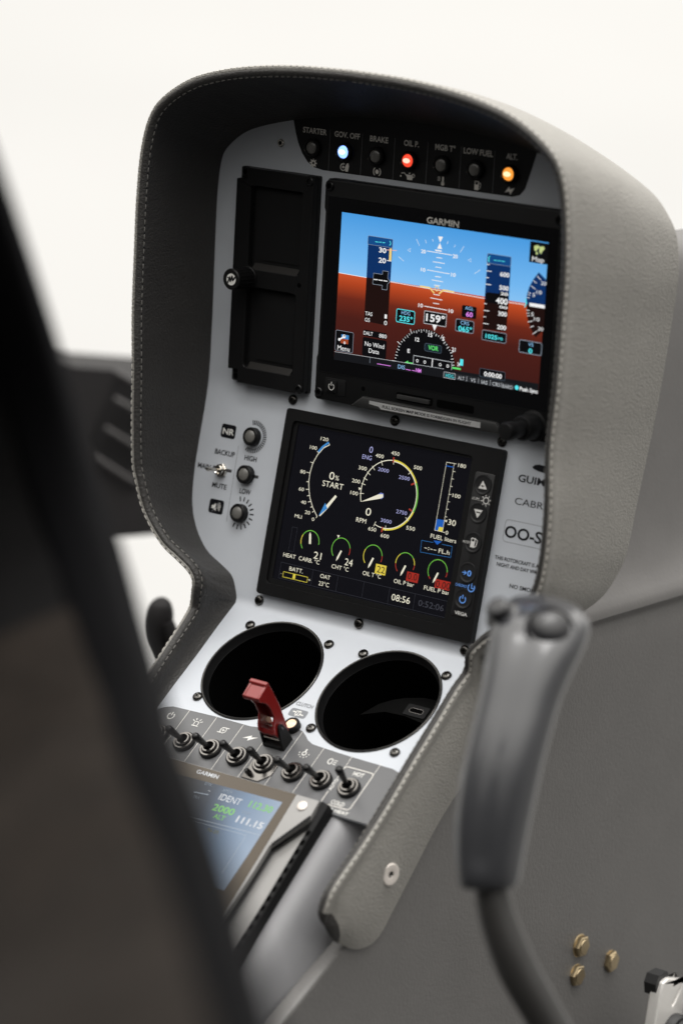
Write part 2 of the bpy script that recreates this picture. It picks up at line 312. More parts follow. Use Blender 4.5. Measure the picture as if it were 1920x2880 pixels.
PFD_MARKS=[
('l',[(-70.0,9.0),(38.8,7.8),(82.2,8.0)],0.35,'white',2),
('p',[(-48.9,30.7),(-30.5,30.9),(-30.6,9.0),(-48.7,9.0)],'tape_blue',3),
('p',[(-48.7,9.0),(-30.6,9.0),(-30.7,-18.3),(-48.7,-17.9)],'tape_brown',3),
('r',-49.2,29.15,-30.45,34.45,0.6,'head_blue',4),
('o',-49.2,29.15,-30.45,34.45,0.6,0.2,'steel',5),
('l',[(-43.6,31.4),(-41.3,31.4)],0.4,'cyan',6),
('l',[(-40.8,31.5),(-38.7,31.6)],0.4,'cyan',6),
('l',[(-38.2,31.6),(-36.1,31.6)],0.4,'cyan',6),
('l',[(-32.6,33.1),(-31.9,31.6),(-32.6,30.5)],0.5,'cyan',6),
('t', '30', -37.65, 26.9, 5.5, 3.0, 'white', 6, 1),
('t', '20', -37.55, 20.75, 5.5, 3.0, 'white', 6, 1),
('l',[(-34.7,27.5),(-27.1,28.0)],0.35,'pink',6),
('l',[(-34.2,21.2),(-30.7,21.1)],0.4,'white',6),
('p',[(-32.6,28.6),(-30.9,28.8),(-30.8,21.1),(-32.6,21.1)],'yellow',5),
('p',[(-43.5,12.2),(-36.8,12.3),(-36.7,14.5),(-32.5,14.6),(-32.6,10.4),(-30.8,8.6),(-32.6,7.0),(-32.7,3.3),(-36.5,3.2),(-36.4,5.6),(-43.7,5.5)],'black',5),
('l',[(-43.5,12.2),(-36.8,12.3),(-36.7,14.5),(-32.5,14.6),(-32.6,10.4),(-30.8,8.6),(-32.6,7.0),(-32.7,3.3),(-36.5,3.2),(-36.4,5.6),(-43.7,5.5),(-43.5,12.2)],0.25,'steel',6),
('l',[(-43.2,8.4),(-39.9,8.6)],0.5,'white',7),
('l',[(-39.4,8.5),(-36.4,8.6)],0.5,'white',7),
('l',[(-35.9,8.6),(-32.7,8.6)],0.5,'white',7),
('t', 'TAS', -45.35, -13.0, 5.5, 2.3, 'white', 6, 0),
('t', '1', -32.45, -12.9, 1.7, 2.5, 'white', 6, 0),
('t', 'GS', -46.2, -16.85, 3.8, 2.3, 'white', 6, 0),
('t', '0', -32.35, -16.85, 2.3, 2.6, 'white', 6, 0),
('r',-48.65,-26.9,-31.05,-23.1,0.8,'black',4),
('t', 'DALT', -44.9, -25.05, 7.0, 2.2, 'white', 6, 0),
('t', '880', -33.75, -25.15, 5.7, 2.3, 'white', 6, 0),
('r',-48.8,-39.2,-30.6,-27.65,1.2,'black',4),
('t', 'No Wind', -39.65, -31.5, 14.7, 2.7, 'white', 6, 0),
('t', 'Data', -39.85, -35.35, 7.9, 2.7, 'white', 6, 0),
('r',-69.65,-38.95,-56.05,-26.3,1,'black',4),
('o',-69.65,-38.95,-56.05,-26.3,1,0.25,'steel',5),
('t', 'Menu', -63.0, -36.9, 9.4, 2.9, 'white', 6, 0),
('r',-65.3,-31.05,-59.5,-28.4,0.3,'sky_icon',5),
('r',-65.6,-33.95,-59.7,-31.05,0.3,'ground_icon',5),
('l',[(-66.7,-31.9),(-63.4,-29.9)],0.9,'white',6),
('d',-66.7,-31.9,0.9,'white',6),
('d',-63.1,-29.5,1.2,'white',6),
('d',-62.9,-29.1,0.5,'black',7),
('d',-62.5,-33.4,0.8,'white',6),
('d',-62.5,-33.4,0.4,'ground_icon',7),
('p',[(39.3,29.6),(56.1,29.8),(56.4,7.1),(39.1,7.8)],'tape_blue',3),
('p',[(39.1,7.8),(56.4,7.4),(55.9,-9.6),(39.0,-10.5)],'tape_brown',3),
('r',39.1,28.95,56.15,34.7,0.6,'head_blue',4),
('o',39.1,28.95,56.15,34.7,0.6,0.2,'steel',5),
('l',[(43.9,31.2),(46.1,31.3)],0.4,'cyan',6),
('l',[(46.6,31.3),(48.8,31.4)],0.4,'cyan',6),
('l',[(49.3,31.4),(51.7,31.4)],0.4,'cyan',6),
('l',[(40.9,33.2),(40.0,32.1),(40.6,31.4),(39.9,30.5),(40.7,29.8)],0.5,'cyan',6),
('t', '600', 52.3, 23.75, 6.6, 2.6, 'white', 6, 1),
('t', '500', 52.4, 15.8, 6.6, 2.6, 'white', 6, 1),
('t', '300', 52.6, 0.4, 6.2, 2.6, 'white', 6, 1),
('t', '200', 52.6, -7.65, 6.4, 2.6, 'white', 6, 1),
('p',[(39.6,10.7),(40.9,11.8),(49.4,12.0),(49.5,13.4),(56.0,13.5),(55.8,3.7),(49.3,3.6),(49.3,5.8),(40.7,5.6),(40.8,7.6),(39.5,8.4)],'black',5),
('t', '400', 51.5, 7.9, 8.4, 3.5, 'white', 6, 1),
('t', '20', 52.95, 12.35, 5.3, 1.8, 'white', 6, 1),
('t', '00', 52.9, 4.35, 5.8, 1.5, 'white', 6, 1),
('l',[(39.1,28.1),(41.2,28.2)],0.4,'white',6),
('l',[(39.1,24.3),(42.9,24.4)],0.4,'white',6),
('l',[(39.2,20.3),(41.2,20.4)],0.4,'white',6),
('l',[(39.1,16.4),(43.1,16.5)],0.4,'white',6),
('l',[(39.0,4.8),(40.9,4.8)],0.4,'white',6),
('l',[(39.1,0.7),(43.0,0.8)],0.4,'white',6),
('l',[(39.1,-3.1),(41.0,-3.0)],0.4,'white',6),
('l',[(39.1,-7.1),(43.0,-7.0)],0.4,'white',6),
('r',39.05,-16.8,56.35,-10.95,0.8,'black',5),
('o',39.05,-16.8,56.35,-10.95,0.8,0.3,'steel',6),
('t', '1025', 45.75, -14.2, 8.5, 2.5, 'cyan', 7, 1),
('t', 'MB', 52.3, -14.5, 3.6, 1.6, 'cyan', 7, 0),
('p',[(76.1,28.2),(81.5,24.6),(82.1,8.6),(68.9,8.4),(68.8,13.6),(70.3,19.2),(72.9,24.0)],'tape_blue',3),
('p',[(68.9,8.4),(82.1,8.6),(82.3,-4.9),(76.9,-10.2),(72.9,-5.2),(70.1,0.8)],'tape_brown',3),
('t', '20', 80.05, 22.15, 3.7, 2.1, 'white', 6, 0),
('t', '10', 77.35, 16.55, 3.7, 2.1, 'white', 6, 0),
('t', '5', 73.75, 14.55, 1.9, 2.1, 'white', 6, 0),
('t', '5', 73.7, 3.05, 1.8, 2.1, 'white', 6, 0),
('t', '10', 77.0, 0.6, 3.8, 2.1, 'white', 6, 0),
('t', '20', 80.15, -4.75, 3.7, 2.1, 'white', 6, 0),
('l',[(75.1,26.0),(77.9,23.9)],0.35,'white',6),
('l',[(72.7,23.0),(75.1,21.6)],0.35,'white',6),
('l',[(71.2,19.6),(74.6,18.1)],0.35,'white',6),
('l',[(69.8,15.7),(71.5,15.1)],0.35,'white',6),
('l',[(69.6,14.2),(71.1,13.9)],0.35,'white',6),
('l',[(69.2,12.5),(70.9,12.3)],0.35,'white',6),
('l',[(69.4,4.9),(71.5,5.0)],0.35,'white',6),
('l',[(69.6,3.2),(71.4,3.4)],0.35,'white',6),
('l',[(70.9,-1.9),(74.1,-0.8)],0.35,'white',6),
('l',[(72.7,-4.8),(75.2,-3.6)],0.35,'white',6),
('l',[(74.8,-8.5),(77.8,-6.3)],0.35,'white',6),
('l',[(70.1,1.6),(71.8,2.1)],0.35,'white',6),
('l',[(71.2,8.6),(81.9,8.6)],2.0,'white',7),
('l',[(68.1,11.3),(69.0,9.1),(68.0,6.7)],0.7,'cyan',7),
('r',65.95,-20.35,81.75,-13.0,1,'black',5),
('o',65.95,-20.35,81.75,-13.0,1,0.35,'steel',6),
('t', 'VS', 74.05, -14.85, 3.7, 2.1, 'lblue', 7, 0),
('t', '0', 74.05, -18.6, 2.7, 2.8, 'cyan', 7, 1),
('r',68.75,33.4,81.65,45.7,0.3,'black',4),
('t', 'Map', 75.0, 35.6, 8.4, 2.8, 'white', 6, 0),
('d',75.1,41.3,3.4,'navy',5),
('p',[(71.7,43.2),(74.2,44.0),(75.8,42.7),(73.9,41.5),(73.4,39.9),(71.9,40.9)],'globe',6),
('p',[(75.5,43.1),(78.4,43.7),(79.1,42.1),(77.8,41.0),(76.8,38.9),(75.5,40.2)],'globe',6),
('p',[(73.2,39.9),(74.8,39.6),(74.2,38.2),(73.0,38.7)],'globe',6),
('r',23.25,-5.4,33.95,1.85,1,'black',4),
('t', 'AGL', 28.6, 0.4, 6.0, 2.0, 'lblue', 6, 0),
('t', '60', 28.95, -3.2, 4.9, 2.8, 'magenta', 6, 1),
('r',19.5,-14.25,32.6,-7.05,1,'black',4),
('o',19.5,-14.25,32.6,-7.05,1,0.35,'steel',5),
('t', 'CRS', 26.05, -8.8, 6.1, 2.1, 'lblue', 6, 0),
('t', '065°', 26.5, -12.45, 9.8, 3.1, 'cyan', 6, 1),
('r',-24.5,-14.85,-11.0,-7.0,1,'black',4),
('o',-24.5,-14.85,-11.0,-7.0,1,0.45,'cyan',5),
('t', 'HDG', -17.6, -8.75, 6.6, 2.1, 'lblue', 6, 0),
('t', '235°', -17.35, -12.3, 9.9, 3.1, 'cyan', 6, 1),
('r',-3.85,-13.0,12.45,-5.4,0.5,'black',6),
('o',-3.85,-13.0,12.45,-5.4,0.5,0.35,'silver',7),
('t', '159°', 4.5, -9.05, 13.8, 4.4, 'white', 8, 1),
('h',-1.6,-39.0,22.6,'black',3),
('l',[(19.6,-39.0),(22.7,-39.0)],0.34,'white',5),
('l',[(19.52,-37.15),(20.62,-37.06)],0.34,'white',5),
('l',[(18.59,-35.44),(20.36,-35.13)],0.34,'white',5),
('l',[(18.88,-33.51),(19.94,-33.23)],0.34,'white',5),
('l',[(17.66,-31.99),(19.36,-31.37)],0.34,'white',5),
('l',[(17.61,-30.04),(18.61,-29.58)],0.34,'white',5),
('l',[(16.76,-28.4),(19.44,-26.85)],0.34,'white',5),
('l',[(15.77,-26.84),(16.67,-26.21)],0.34,'white',5),
('l',[(14.1,-25.82),(15.48,-24.67)],0.34,'white',5),
('l',[(13.39,-24.01),(14.17,-23.23)],0.34,'white',5),
('l',[(11.58,-23.3),(12.73,-21.92)],0.34,'white',5),
('l',[(10.56,-21.63),(11.19,-20.73)],0.34,'white',5),
('l',[(9.0,-20.64),(10.55,-17.96)],0.34,'white',5),
('l',[(7.36,-19.79),(7.82,-18.79)],0.34,'white',5),
('l',[(5.41,-19.74),(6.03,-18.04)],0.34,'white',5),
('l',[(3.89,-18.52),(4.17,-17.46)],0.34,'white',5),
('l',[(1.96,-18.81),(2.27,-17.04)],0.34,'white',5),
('l',[(0.25,-17.88),(0.34,-16.78)],0.34,'white',5),
('l',[(-1.6,-18.5),(-1.6,-16.7)],0.34,'white',5),
('l',[(-3.45,-17.88),(-3.54,-16.78)],0.34,'white',5),
('l',[(-5.16,-18.81),(-5.47,-17.04)],0.34,'white',5),
('l',[(-7.09,-18.52),(-7.37,-17.46)],0.34,'white',5),
('l',[(-8.61,-19.74),(-9.23,-18.04)],0.34,'white',5),
('l',[(-10.56,-19.79),(-11.02,-18.79)],0.34,'white',5),
('l',[(-12.2,-20.64),(-13.75,-17.96)],0.34,'white',5),
('l',[(-13.76,-21.63),(-14.39,-20.73)],0.34,'white',5),
('l',[(-14.78,-23.3),(-15.93,-21.92)],0.34,'white',5),
('l',[(-16.59,-24.01),(-17.37,-23.23)],0.34,'white',5),
('l',[(-17.3,-25.82),(-18.68,-24.67)],0.34,'white',5),
('l',[(-18.97,-26.84),(-19.87,-26.21)],0.34,'white',5),
('l',[(-19.96,-28.4),(-22.64,-26.85)],0.34,'white',5),
('l',[(-20.81,-30.04),(-21.81,-29.58)],0.34,'white',5),
('l',[(-20.86,-31.99),(-22.56,-31.37)],0.34,'white',5),
('l',[(-22.08,-33.51),(-23.14,-33.23)],0.34,'white',5),
('l',[(-21.79,-35.44),(-23.56,-35.13)],0.34,'white',5),
('l',[(-22.72,-37.15),(-23.82,-37.06)],0.34,'white',5),
('l',[(-22.8,-39.0),(-25.9,-39.0)],0.34,'white',5),
('p',[(2.4,-12.8),(6.1,-12.7),(4.3,-16.6)],'white',9),
('t', '12', -8.0, -23.5, 3.0, 2.3, 'white', 6, 1),
('t', '15', 1.5, -19.4, 3.0, 2.3, 'white', 6, 1),
('t', 'S', 11.15, -20.35, 1.7, 2.3, 'white', 6, 1),
('t', '21', 19.15, -25.7, 2.7, 2.3, 'white', 6, 1),
('t', 'E', -13.8, -31.3, 1.8, 2.3, 'white', 6, 1),
('t', '24', 23.45, -34.05, 1.9, 2.3, 'white', 6, 1),
('r',-2.15,-29.5,10.3,-24.85,1.2,'dgreen',5),
('o',-2.15,-29.5,10.3,-24.85,1.2,0.25,'steel2',6),
('t', 'VOR', 4.25, -27.0, 7.5, 2.7, 'green', 7, 1),
('o',-9.9,-38.85,18.45,-33.5,0.2,0.3,'silver',6),
('l',[(4.2,-33.6),(4.1,-38.9)],0.6,'white',7),
('d',-7.0,-36.4,0.95,'white',6),
('d',-7.0,-36.4,0.6,'black',7),
('d',-1.4,-36.4,0.95,'white',6),
('d',-1.4,-36.4,0.6,'black',7),
('d',10.0,-36.3,0.95,'white',6),
('d',10.0,-36.3,0.6,'black',7),
('d',15.6,-36.3,0.95,'white',6),
('d',15.6,-36.3,0.6,'black',7),
('l',[(-14.3,-38.9),(-10.2,-38.7)],1.2,'green',7),
('p',[(-16.4,-38.9),(-13.7,-37.3),(-13.9,-40.0)],'green',7),
('l',[(19.0,-36.8),(25.2,-36.7)],1.1,'green',7),
('r',24.4,-34.55,26.7,-30.65,0.2,'cyan',7),
('p',[(-69.8,-39.9),(81.4,-37.1),(81.4,-43.0),(-70.0,-44.9)],'footer',8),
('l',[(-69.8,-39.9),(12.9,-38.4)],0.2,'silver',9),
('l',[(-42.4,-39.4),(-42.4,-43.0)],0.2,'steel',9),
('l',[(-36.9,-42.6),(-26.4,-42.5)],0.35,'magenta',9),
('t', 'DIS', -18.4, -41.9, 5.2, 2.4, 'lblue', 9, 0),
('l',[(-15.2,-42.8),(-11.2,-42.9)],0.35,'magenta',9),
('l',[(-10.3,-42.8),(-8.0,-42.8)],0.35,'magenta',9),
('t', 'NM', -5.6, -42.1, 4.0, 2.2, 'magenta', 9, 1),
('r',13.2,-43.6,64.3,-39.95,0.2,'tab',9),
('t', 'HDG', 17.65, -42.0, 5.9, 2.1, 'cyan', 11, 0),
('t', 'ALT', 26.05, -42.05, 4.7, 2.1, 'silver', 11, 0),
('t', 'VS', 34.7, -42.05, 3.4, 2.1, 'silver', 11, 0),
('t', 'IAS', 43.0, -42.05, 4.4, 2.1, 'silver', 11, 0),
('t', 'CRS', 51.55, -41.95, 5.5, 2.1, 'silver', 11, 0),
('t', 'BARO', 59.75, -42.15, 7.3, 2.1, 'silver', 11, 0),
('o',13.2,-43.55,21.6,-40.15,0.2,0.25,'silver',10),
('l',[(30.1,-40.3),(30.1,-43.5)],0.2,'silver',10),
('l',[(38.7,-40.1),(38.7,-43.3)],0.2,'silver',10),
('l',[(47.2,-40.0),(47.2,-43.3)],0.2,'silver',10),
('l',[(55.3,-40.0),(55.4,-43.2)],0.2,'silver',10),
('d',66.3,-41.7,1.4,'cyan',10),
('t', 'Push Sync', 74.85, -41.85, 12.9, 2.3, 'white', 10, 1),
('r',39.1,-38.95,57.5,-33.95,0.8,'black',9),
('o',39.1,-38.95,57.5,-33.95,0.8,0.25,'steel2',10),
('t', '0:00:00', 48.75, -36.8, 12.9, 2.7, 'white', 11, 1),
('p',[(2.7,40.3),(6.3,40.4),(4.4,36.8)],'white',4),
('p',[(2.5,33.0),(6.2,33.1),(4.3,36.5)],'white',4),
('l',[(1.0,31.8),(5.9,31.8)],0.8,'white',4),
('l',[(-13.1,36.8),(-10.6,33.0)],0.4,'pale',4),
('l',[(-6.5,37.0),(-5.6,35.1)],0.4,'pale',4),
('l',[(-1.2,38.3),(-0.8,36.8)],0.4,'pale',4),
('l',[(10.0,38.3),(9.6,36.5)],0.4,'pale',4),
('l',[(15.5,36.8),(14.8,35.2)],0.4,'pale',4),
('l',[(21.9,36.8),(19.4,32.8)],0.4,'pale',4),
('l',[(-25.6,24.6),(-21.5,22.3)],0.4,'pale',4),
('l',[(30.6,21.4),(34.5,24.2)],0.4,'pale',4),
('l',[(-19.2,29.3),(-17.1,30.6),(-17.1,28.5),(-19.2,29.3)],0.25,'pale',4),
('l',[(25.5,28.9),(27.4,30.1),(27.5,28.1),(25.5,28.9)],0.25,'pale',4),
('l',[(-4.8,30.6),(13.6,30.4)],0.42,'white',4),
('l',[(2.3,27.6),(6.6,27.6)],0.42,'white',4),
('l',[(0.0,24.8),(8.7,24.7)],0.42,'white',4),
('l',[(2.1,21.9),(6.4,21.8)],0.42,'white',4),
('l',[(-3.9,19.3),(12.8,19.0)],0.42,'white',4),
('l',[(2.2,16.2),(6.5,16.2)],0.42,'white',4),
('l',[(-0.0,13.8),(8.3,13.6)],0.42,'white',4),
('l',[(1.9,10.9),(6.3,10.9)],0.42,'white',4),
('l',[(1.9,5.3),(6.5,5.3)],0.42,'white',4),
('l',[(-0.2,2.9),(8.5,2.7)],0.42,'white',4),
('l',[(1.9,0.0),(6.5,-0.0)],0.42,'white',4),
('l',[(-4.5,-2.7),(12.7,-2.9)],0.42,'white',4),
('t', '20', -7.4, 30.0, 3.4, 2.2, 'white', 4, 1),
('t', '20', 16.0, 30.0, 3.6, 2.2, 'white', 4, 1),
('t', '10', -6.8, 19.0, 3.4, 2.2, 'white', 4, 1),
('t', '10', 15.5, 18.85, 3.4, 2.2, 'white', 4, 1),
('t', '10', -7.1, -2.6, 3.4, 2.2, 'white', 4, 1),
('t', '10', 15.4, -3.0, 3.4, 2.2, 'white', 4, 1),
('l',[(-8.1,8.9),(-1.3,8.9),(2.3,6.1)],0.9,'yellow',6),
('l',[(16.7,8.7),(9.0,8.8),(6.0,6.2)],0.9,'yellow',6),
('a',4.1,9.0,1.4,0,360,0.45,'yellow',6),
]
EMU_MARKS=[
('l',[(-70.4,-25.5),(-74.4,-28.0),(-78.2,-32.9),(-80.8,-38.7),(-81.7,-44.9),(-81.5,-50.5),(-80.3,-55.4),(-78.5,-60.2),(-75.3,-65.5),(-70.6,-70.7)],0.45,'ivory',3),
('l',[(-70.4,-25.5),(-71.7,-24.1)],0.35,'ivory',3),
('l',[(-73.3,-27.1),(-74.6,-26.0)],0.35,'ivory',3),
('l',[(-77.3,-31.7),(-79.1,-31.0)],0.35,'ivory',3),
('l',[(-80.2,-38.6),(-82.7,-38.3)],0.35,'ivory',3),
('l',[(-81.7,-45.1),(-84.3,-45.1)],0.35,'ivory',3),
('l',[(-81.3,-50.7),(-83.2,-50.7)],0.35,'ivory',3),
('l',[(-80.4,-55.2),(-82.7,-55.6)],0.35,'ivory',3),
('l',[(-79.1,-58.8),(-80.9,-59.4)],0.35,'ivory',3),
('l',[(-77.4,-62.2),(-79.3,-63.0)],0.35,'ivory',3),
('l',[(-75.3,-65.1),(-76.9,-66.0)],0.35,'ivory',3),
('l',[(-73.5,-67.5),(-74.9,-68.8)],0.35,'ivory',3),
('l',[(-70.6,-70.7),(-71.5,-71.7)],0.35,'ivory',3),
('l',[(-77.9,-30.9),(-75.3,-27.5),(-71.5,-24.3)],1.3,'eblue',4),
('t', '120', -74.95, -22.6, 5.9, 2.1, 'ivory', 4, 0),
('t', '100', -82.25, -29.2, 5.5, 2.1, 'ivory', 4, 0),
('t', '80', -87.2, -45.25, 4.0, 2.1, 'ivory', 4, 0),
('t', '60', -86.1, -56.05, 4.0, 2.1, 'ivory', 4, 0),
('t', '40', -82.8, -63.75, 4.0, 2.1, 'ivory', 4, 0),
('t', '20', -78.4, -69.45, 4.0, 2.1, 'ivory', 4, 0),
('t', '0', -73.3, -72.85, 2.0, 2.1, 'ivory', 4, 0),
('t', 'MLI', -84.95, -73.05, 5.5, 2.1, 'ivory', 4, 0),
('t', '0', -64.65, -44.0, 3.9, 4.6, 'ivory', 4, 0),
('t', '%', -60.5, -44.7, 3.0, 2.8, 'ivory', 4, 0),
('t', 'START', -62.7, -49.5, 16.2, 3.5, 'ivory', 4, 0),
('p',[(-59.6,-55.2),(-58.2,-56.0),(-64.1,-64.9),(-68.2,-69.8),(-69.2,-70.2),(-66.2,-64.0)],'ivory',4),
('p',[(-66.2,-61.3),(-63.9,-64.4),(-69.5,-70.0)],'eblue',5),
('t', '0', -38.55, -23.35, 2.7, 3.8, 'lav', 4, 0),
('t', 'ENG', -40.7, -28.4, 7.2, 2.7, 'lav', 4, 0),
('t', '400', -31.5, -26.05, 6.2, 2.25, 'ivory', 4, 0),
('t', '450', -20.2, -22.65, 6.2, 2.25, 'ivory', 4, 0),
('t', '500', -1.95, -28.45, 6.1, 2.25, 'ivory', 4, 0),
('t', '550', 0.3, -65.45, 6.4, 2.25, 'ivory', 4, 0),
('t', '600', -17.6, -73.35, 6.2, 2.25, 'ivory', 4, 0),
('t', '650', -27.7, -70.95, 6.0, 2.25, 'ivory', 4, 0),
('t', '300', -42.55, -35.5, 6.3, 2.25, 'ivory', 4, 0),
('t', '200', -45.8, -44.1, 6.2, 2.25, 'ivory', 4, 0),
('t', '100', -45.7, -51.6, 5.8, 2.25, 'ivory', 4, 0),
('t', '2000', -26.9, -34.05, 8.2, 2.2, 'lav', 4, 0),
('t', '2500', -10.6, -36.2, 8.2, 2.2, 'lav', 4, 0),
('t', '2750', -8.25, -57.05, 8.1, 2.2, 'lav', 4, 0),
('t', '3000', -18.5, -64.25, 8.2, 2.2, 'lav', 4, 0),
('t', '0', -32.75, -61.05, 4.1, 4.6, 'ivory', 4, 0),
('t', 'RPM', -37.0, -67.15, 7.6, 2.8, 'ivory', 4, 0),
('a',-19.83,-48.26,21.2,90.7,201.0,0.5,'ivory',3),
('a',-19.83,-48.26,21.2,29.4,90.7,1.2,'eyellow',3),
('a',-19.83,-48.26,20.599999999999998,-108.4,90.7,0.45,'ivory',4),
('a',-19.83,-48.26,21.2,-19.5,29.4,1.2,'egreen',3),
('a',-19.83,-48.26,21.2,-90.4,-19.5,1.2,'eyellow',3),
('l',[(-20.71,-28.28),(-20.85,-25.08)],1.0,'ered',5),
('l',[(-4.73,-39.43),(-2.57,-38.17)],1.0,'ered',5),
('l',[(-3.33,-54.07),(-0.97,-54.91)],1.0,'ered',5),
('l',[(-20.36,-68.26),(-20.44,-71.45)],1.0,'ered',5),
('l',[(-38.48,-50.65),(-41.66,-51.06)],0.35,'ivory',4),
('l',[(-38.39,-45.22),(-41.55,-44.71)],0.35,'ivory',4),
('l',[(-37.6,-42.11),(-40.62,-41.06)],0.35,'ivory',4),
('l',[(-36.02,-38.69),(-38.77,-37.06)],0.35,'ivory',4),
('l',[(-33.36,-35.2),(-35.66,-32.98)],0.35,'ivory',4),
('l',[(-28.22,-31.44),(-29.65,-28.57)],0.35,'ivory',4),
('l',[(-20.26,-29.47),(-20.33,-26.27)],0.35,'ivory',4),
('l',[(-8.11,-33.57),(-6.11,-31.07)],0.35,'ivory',4),
('l',[(-4.74,-59.47),(-2.17,-61.38)],0.35,'ivory',4),
('l',[(-18.2,-66.99),(-17.92,-70.18)],0.35,'ivory',4),
('l',[(-26.02,-66.02),(-27.07,-69.04)],0.35,'ivory',4),
('p',[(-39.8,-56.0),(-27.4,-49.2),(-24.1,-48.6),(-23.7,-50.4),(-25.9,-51.7)],'ivory',5),
('p',[(-28.2,-49.7),(-26.1,-47.9),(-23.9,-48.1),(-23.4,-50.5),(-25.2,-52.0),(-26.3,-49.9)],'slate',4),
('p',[(-43.2,-47.5),(-40.9,-47.9),(-42.5,-49.2)],'ivory',4),
('l',[(18.0,-21.7),(23.7,-21.5),(23.7,-63.4),(17.9,-63.4),(18.0,-21.7)],0.25,'ivory',3),
('p',[(18.0,-56.5),(23.6,-56.3),(23.5,-63.3),(18.1,-63.3)],'fuelblue',4),
('p',[(20.6,-60.8),(23.6,-60.7),(23.5,-63.3),(20.3,-63.3)],'eyellow',5),
('l',[(18.0,-23.9),(23.8,-23.8)],0.5,'fuelblue',4),
('l',[(23.7,-21.6),(25.2,-21.6)],0.3,'ivory',4),
('l',[(23.8,-26.3),(25.3,-26.3)],0.3,'ivory',4),
('l',[(23.7,-30.8),(25.2,-30.8)],0.3,'ivory',4),
('l',[(23.8,-35.4),(25.3,-35.4)],0.3,'ivory',4),
('l',[(23.9,-40.3),(25.4,-40.3)],0.3,'ivory',4),
('l',[(23.8,-44.8),(25.3,-44.8)],0.3,'ivory',4),
('l',[(23.8,-49.4),(25.3,-49.4)],0.3,'ivory',4),
('l',[(23.7,-54.1),(25.2,-54.0)],0.3,'ivory',4),
('l',[(23.9,-63.5),(25.4,-63.5)],0.3,'ivory',4),
('t', '180', 29.55, -22.0, 5.7, 2.2, 'ivory', 4, 0),
('t', '100', 29.35, -40.45, 5.7, 2.2, 'ivory', 4, 0),
('t', '30', 29.4, -56.75, 5.6, 3.4, 'ivory', 4, 0),
('t', '0', 26.95, -63.35, 1.9, 2.2, 'ivory', 4, 0),
('p',[(23.8,-56.6),(25.6,-55.6),(25.6,-57.2)],'ivory',4),
('t', 'FUEL liters', 25.25, -67.2, 18.9, 2.5, 'ivory', 4, 0),
('l',[(9.8,-71.1),(18.4,-70.9)],0.25,'eblue2',3),
('l',[(25.0,-70.8),(32.5,-70.7),(32.7,-77.5),(10.3,-78.2),(9.8,-71.1)],0.25,'eblue2',3),
('p',[(18.3,-69.6),(24.5,-69.2),(21.5,-71.7)],'fuelblue',4),
('t', '-:--', 17.1, -74.7, 8.8, 2.4, 'ivory', 4, 0),
('t', 'FL.h', 27.4, -74.9, 8.0, 2.6, 'ivory', 4, 0),
('a',-72.8,-87.0,7.0,-5,100,0.5,'egreen',3),
('a',-72.8,-87.0,7.0,100,150,0.5,'egreen',3),
('a',-72.8,-87.0,7.0,150,200,0.5,'eyellow',3),
('a',-72.8,-87.0,7.0,200,225,0.5,'egreen',3),
('a',-48.5,-87.3,7.0,-20,15,0.5,'ered',3),
('a',-48.5,-87.3,7.0,15,225,0.5,'egreen',3),
('a',-23.9,-87.2,7.0,-20,12,0.5,'ered',3),
('a',-23.9,-87.2,7.0,12,150,0.5,'egreen',3),
('a',-23.9,-87.2,7.0,150,225,0.5,'eyellow',3),
('a',0.7,-87.5,7.0,-20,5,0.5,'ered',3),
('a',0.7,-87.5,7.0,5,40,0.5,'eyellow',3),
('a',0.7,-87.5,7.0,40,130,0.5,'egreen',3),
('a',0.7,-87.5,7.0,130,185,0.5,'eyellow',3),
('a',0.7,-87.5,7.0,185,228,0.5,'ered',3),
('a',25.1,-87.3,7.0,-20,5,0.5,'ered',3),
('a',25.1,-87.3,7.0,5,215,0.5,'egreen',3),
('a',25.1,-87.3,7.0,215,232,0.5,'ered',3),
('p',[(-73.9,-81.1),(-72.8,-82.4),(-71.7,-88.2),(-73.3,-88.3),(-74.3,-82.7)],'ivory',4),
('p',[(-48.5,-87.9),(-47.4,-88.2),(-49.2,-93.2),(-50.7,-95.1),(-50.5,-92.8)],'ivory',4),
('p',[(-23.9,-87.9),(-22.7,-88.2),(-24.5,-93.1),(-26.0,-95.0),(-25.9,-92.7)],'ivory',4),
('p',[(0.7,-88.1),(1.9,-88.4),(0.1,-93.3),(-1.3,-95.2),(-1.2,-92.9)],'ivory',4),
('p',[(25.1,-88.0),(26.2,-88.3),(24.5,-93.1),(23.0,-95.0),(23.2,-92.7)],'ivory',4),
('p',[(-53.1,-79.2),(-51.1,-79.0),(-51.8,-81.0)],'ivory',4),
('t', '21', -65.15, -94.35, 5.9, 4.3, 'ivory', 4, 0),
('t', '24', -40.9, -94.1, 6.0, 4.2, 'ivory', 4, 0),
('r',-20.45,-97.05,-12.4,-91.05,0.1,'yellowbox',4),
('t', '22', -16.15, -94.1, 5.9, 4.0, 'dark', 5, 0),
('r',3.35,-97.1,12.2,-91.4,0.1,'redbox',4),
('t', '0.0', 7.75, -93.9, 6.9, 4.0, 'dark', 5, 0),
('r',24.8,-97.3,36.8,-92.0,0.1,'redbox',4),
('t', '0.00', 30.7, -94.75, 10.6, 4.0, 'dark', 5, 0),
('t', 'HEAT  CARB. °C', -77.1, -98.35, 28.6, 2.5, 'ivory', 4, 0),
('t', 'CHT °C', -46.65, -98.6, 13.1, 2.5, 'ivory', 4, 0),
('t', 'OIL T °C', -22.25, -98.35, 13.9, 2.5, 'ivory', 4, 0),
('t', 'OIL P bar', 2.25, -98.8, 15.1, 2.5, 'ivory', 4, 0),
('t', 'FUEL P bar', 26.9, -98.65, 19.0, 2.5, 'ivory', 4, 0),
('o',-88.05,-95.45,-84.1,-80.2,0.1,0.2,'dim',3),
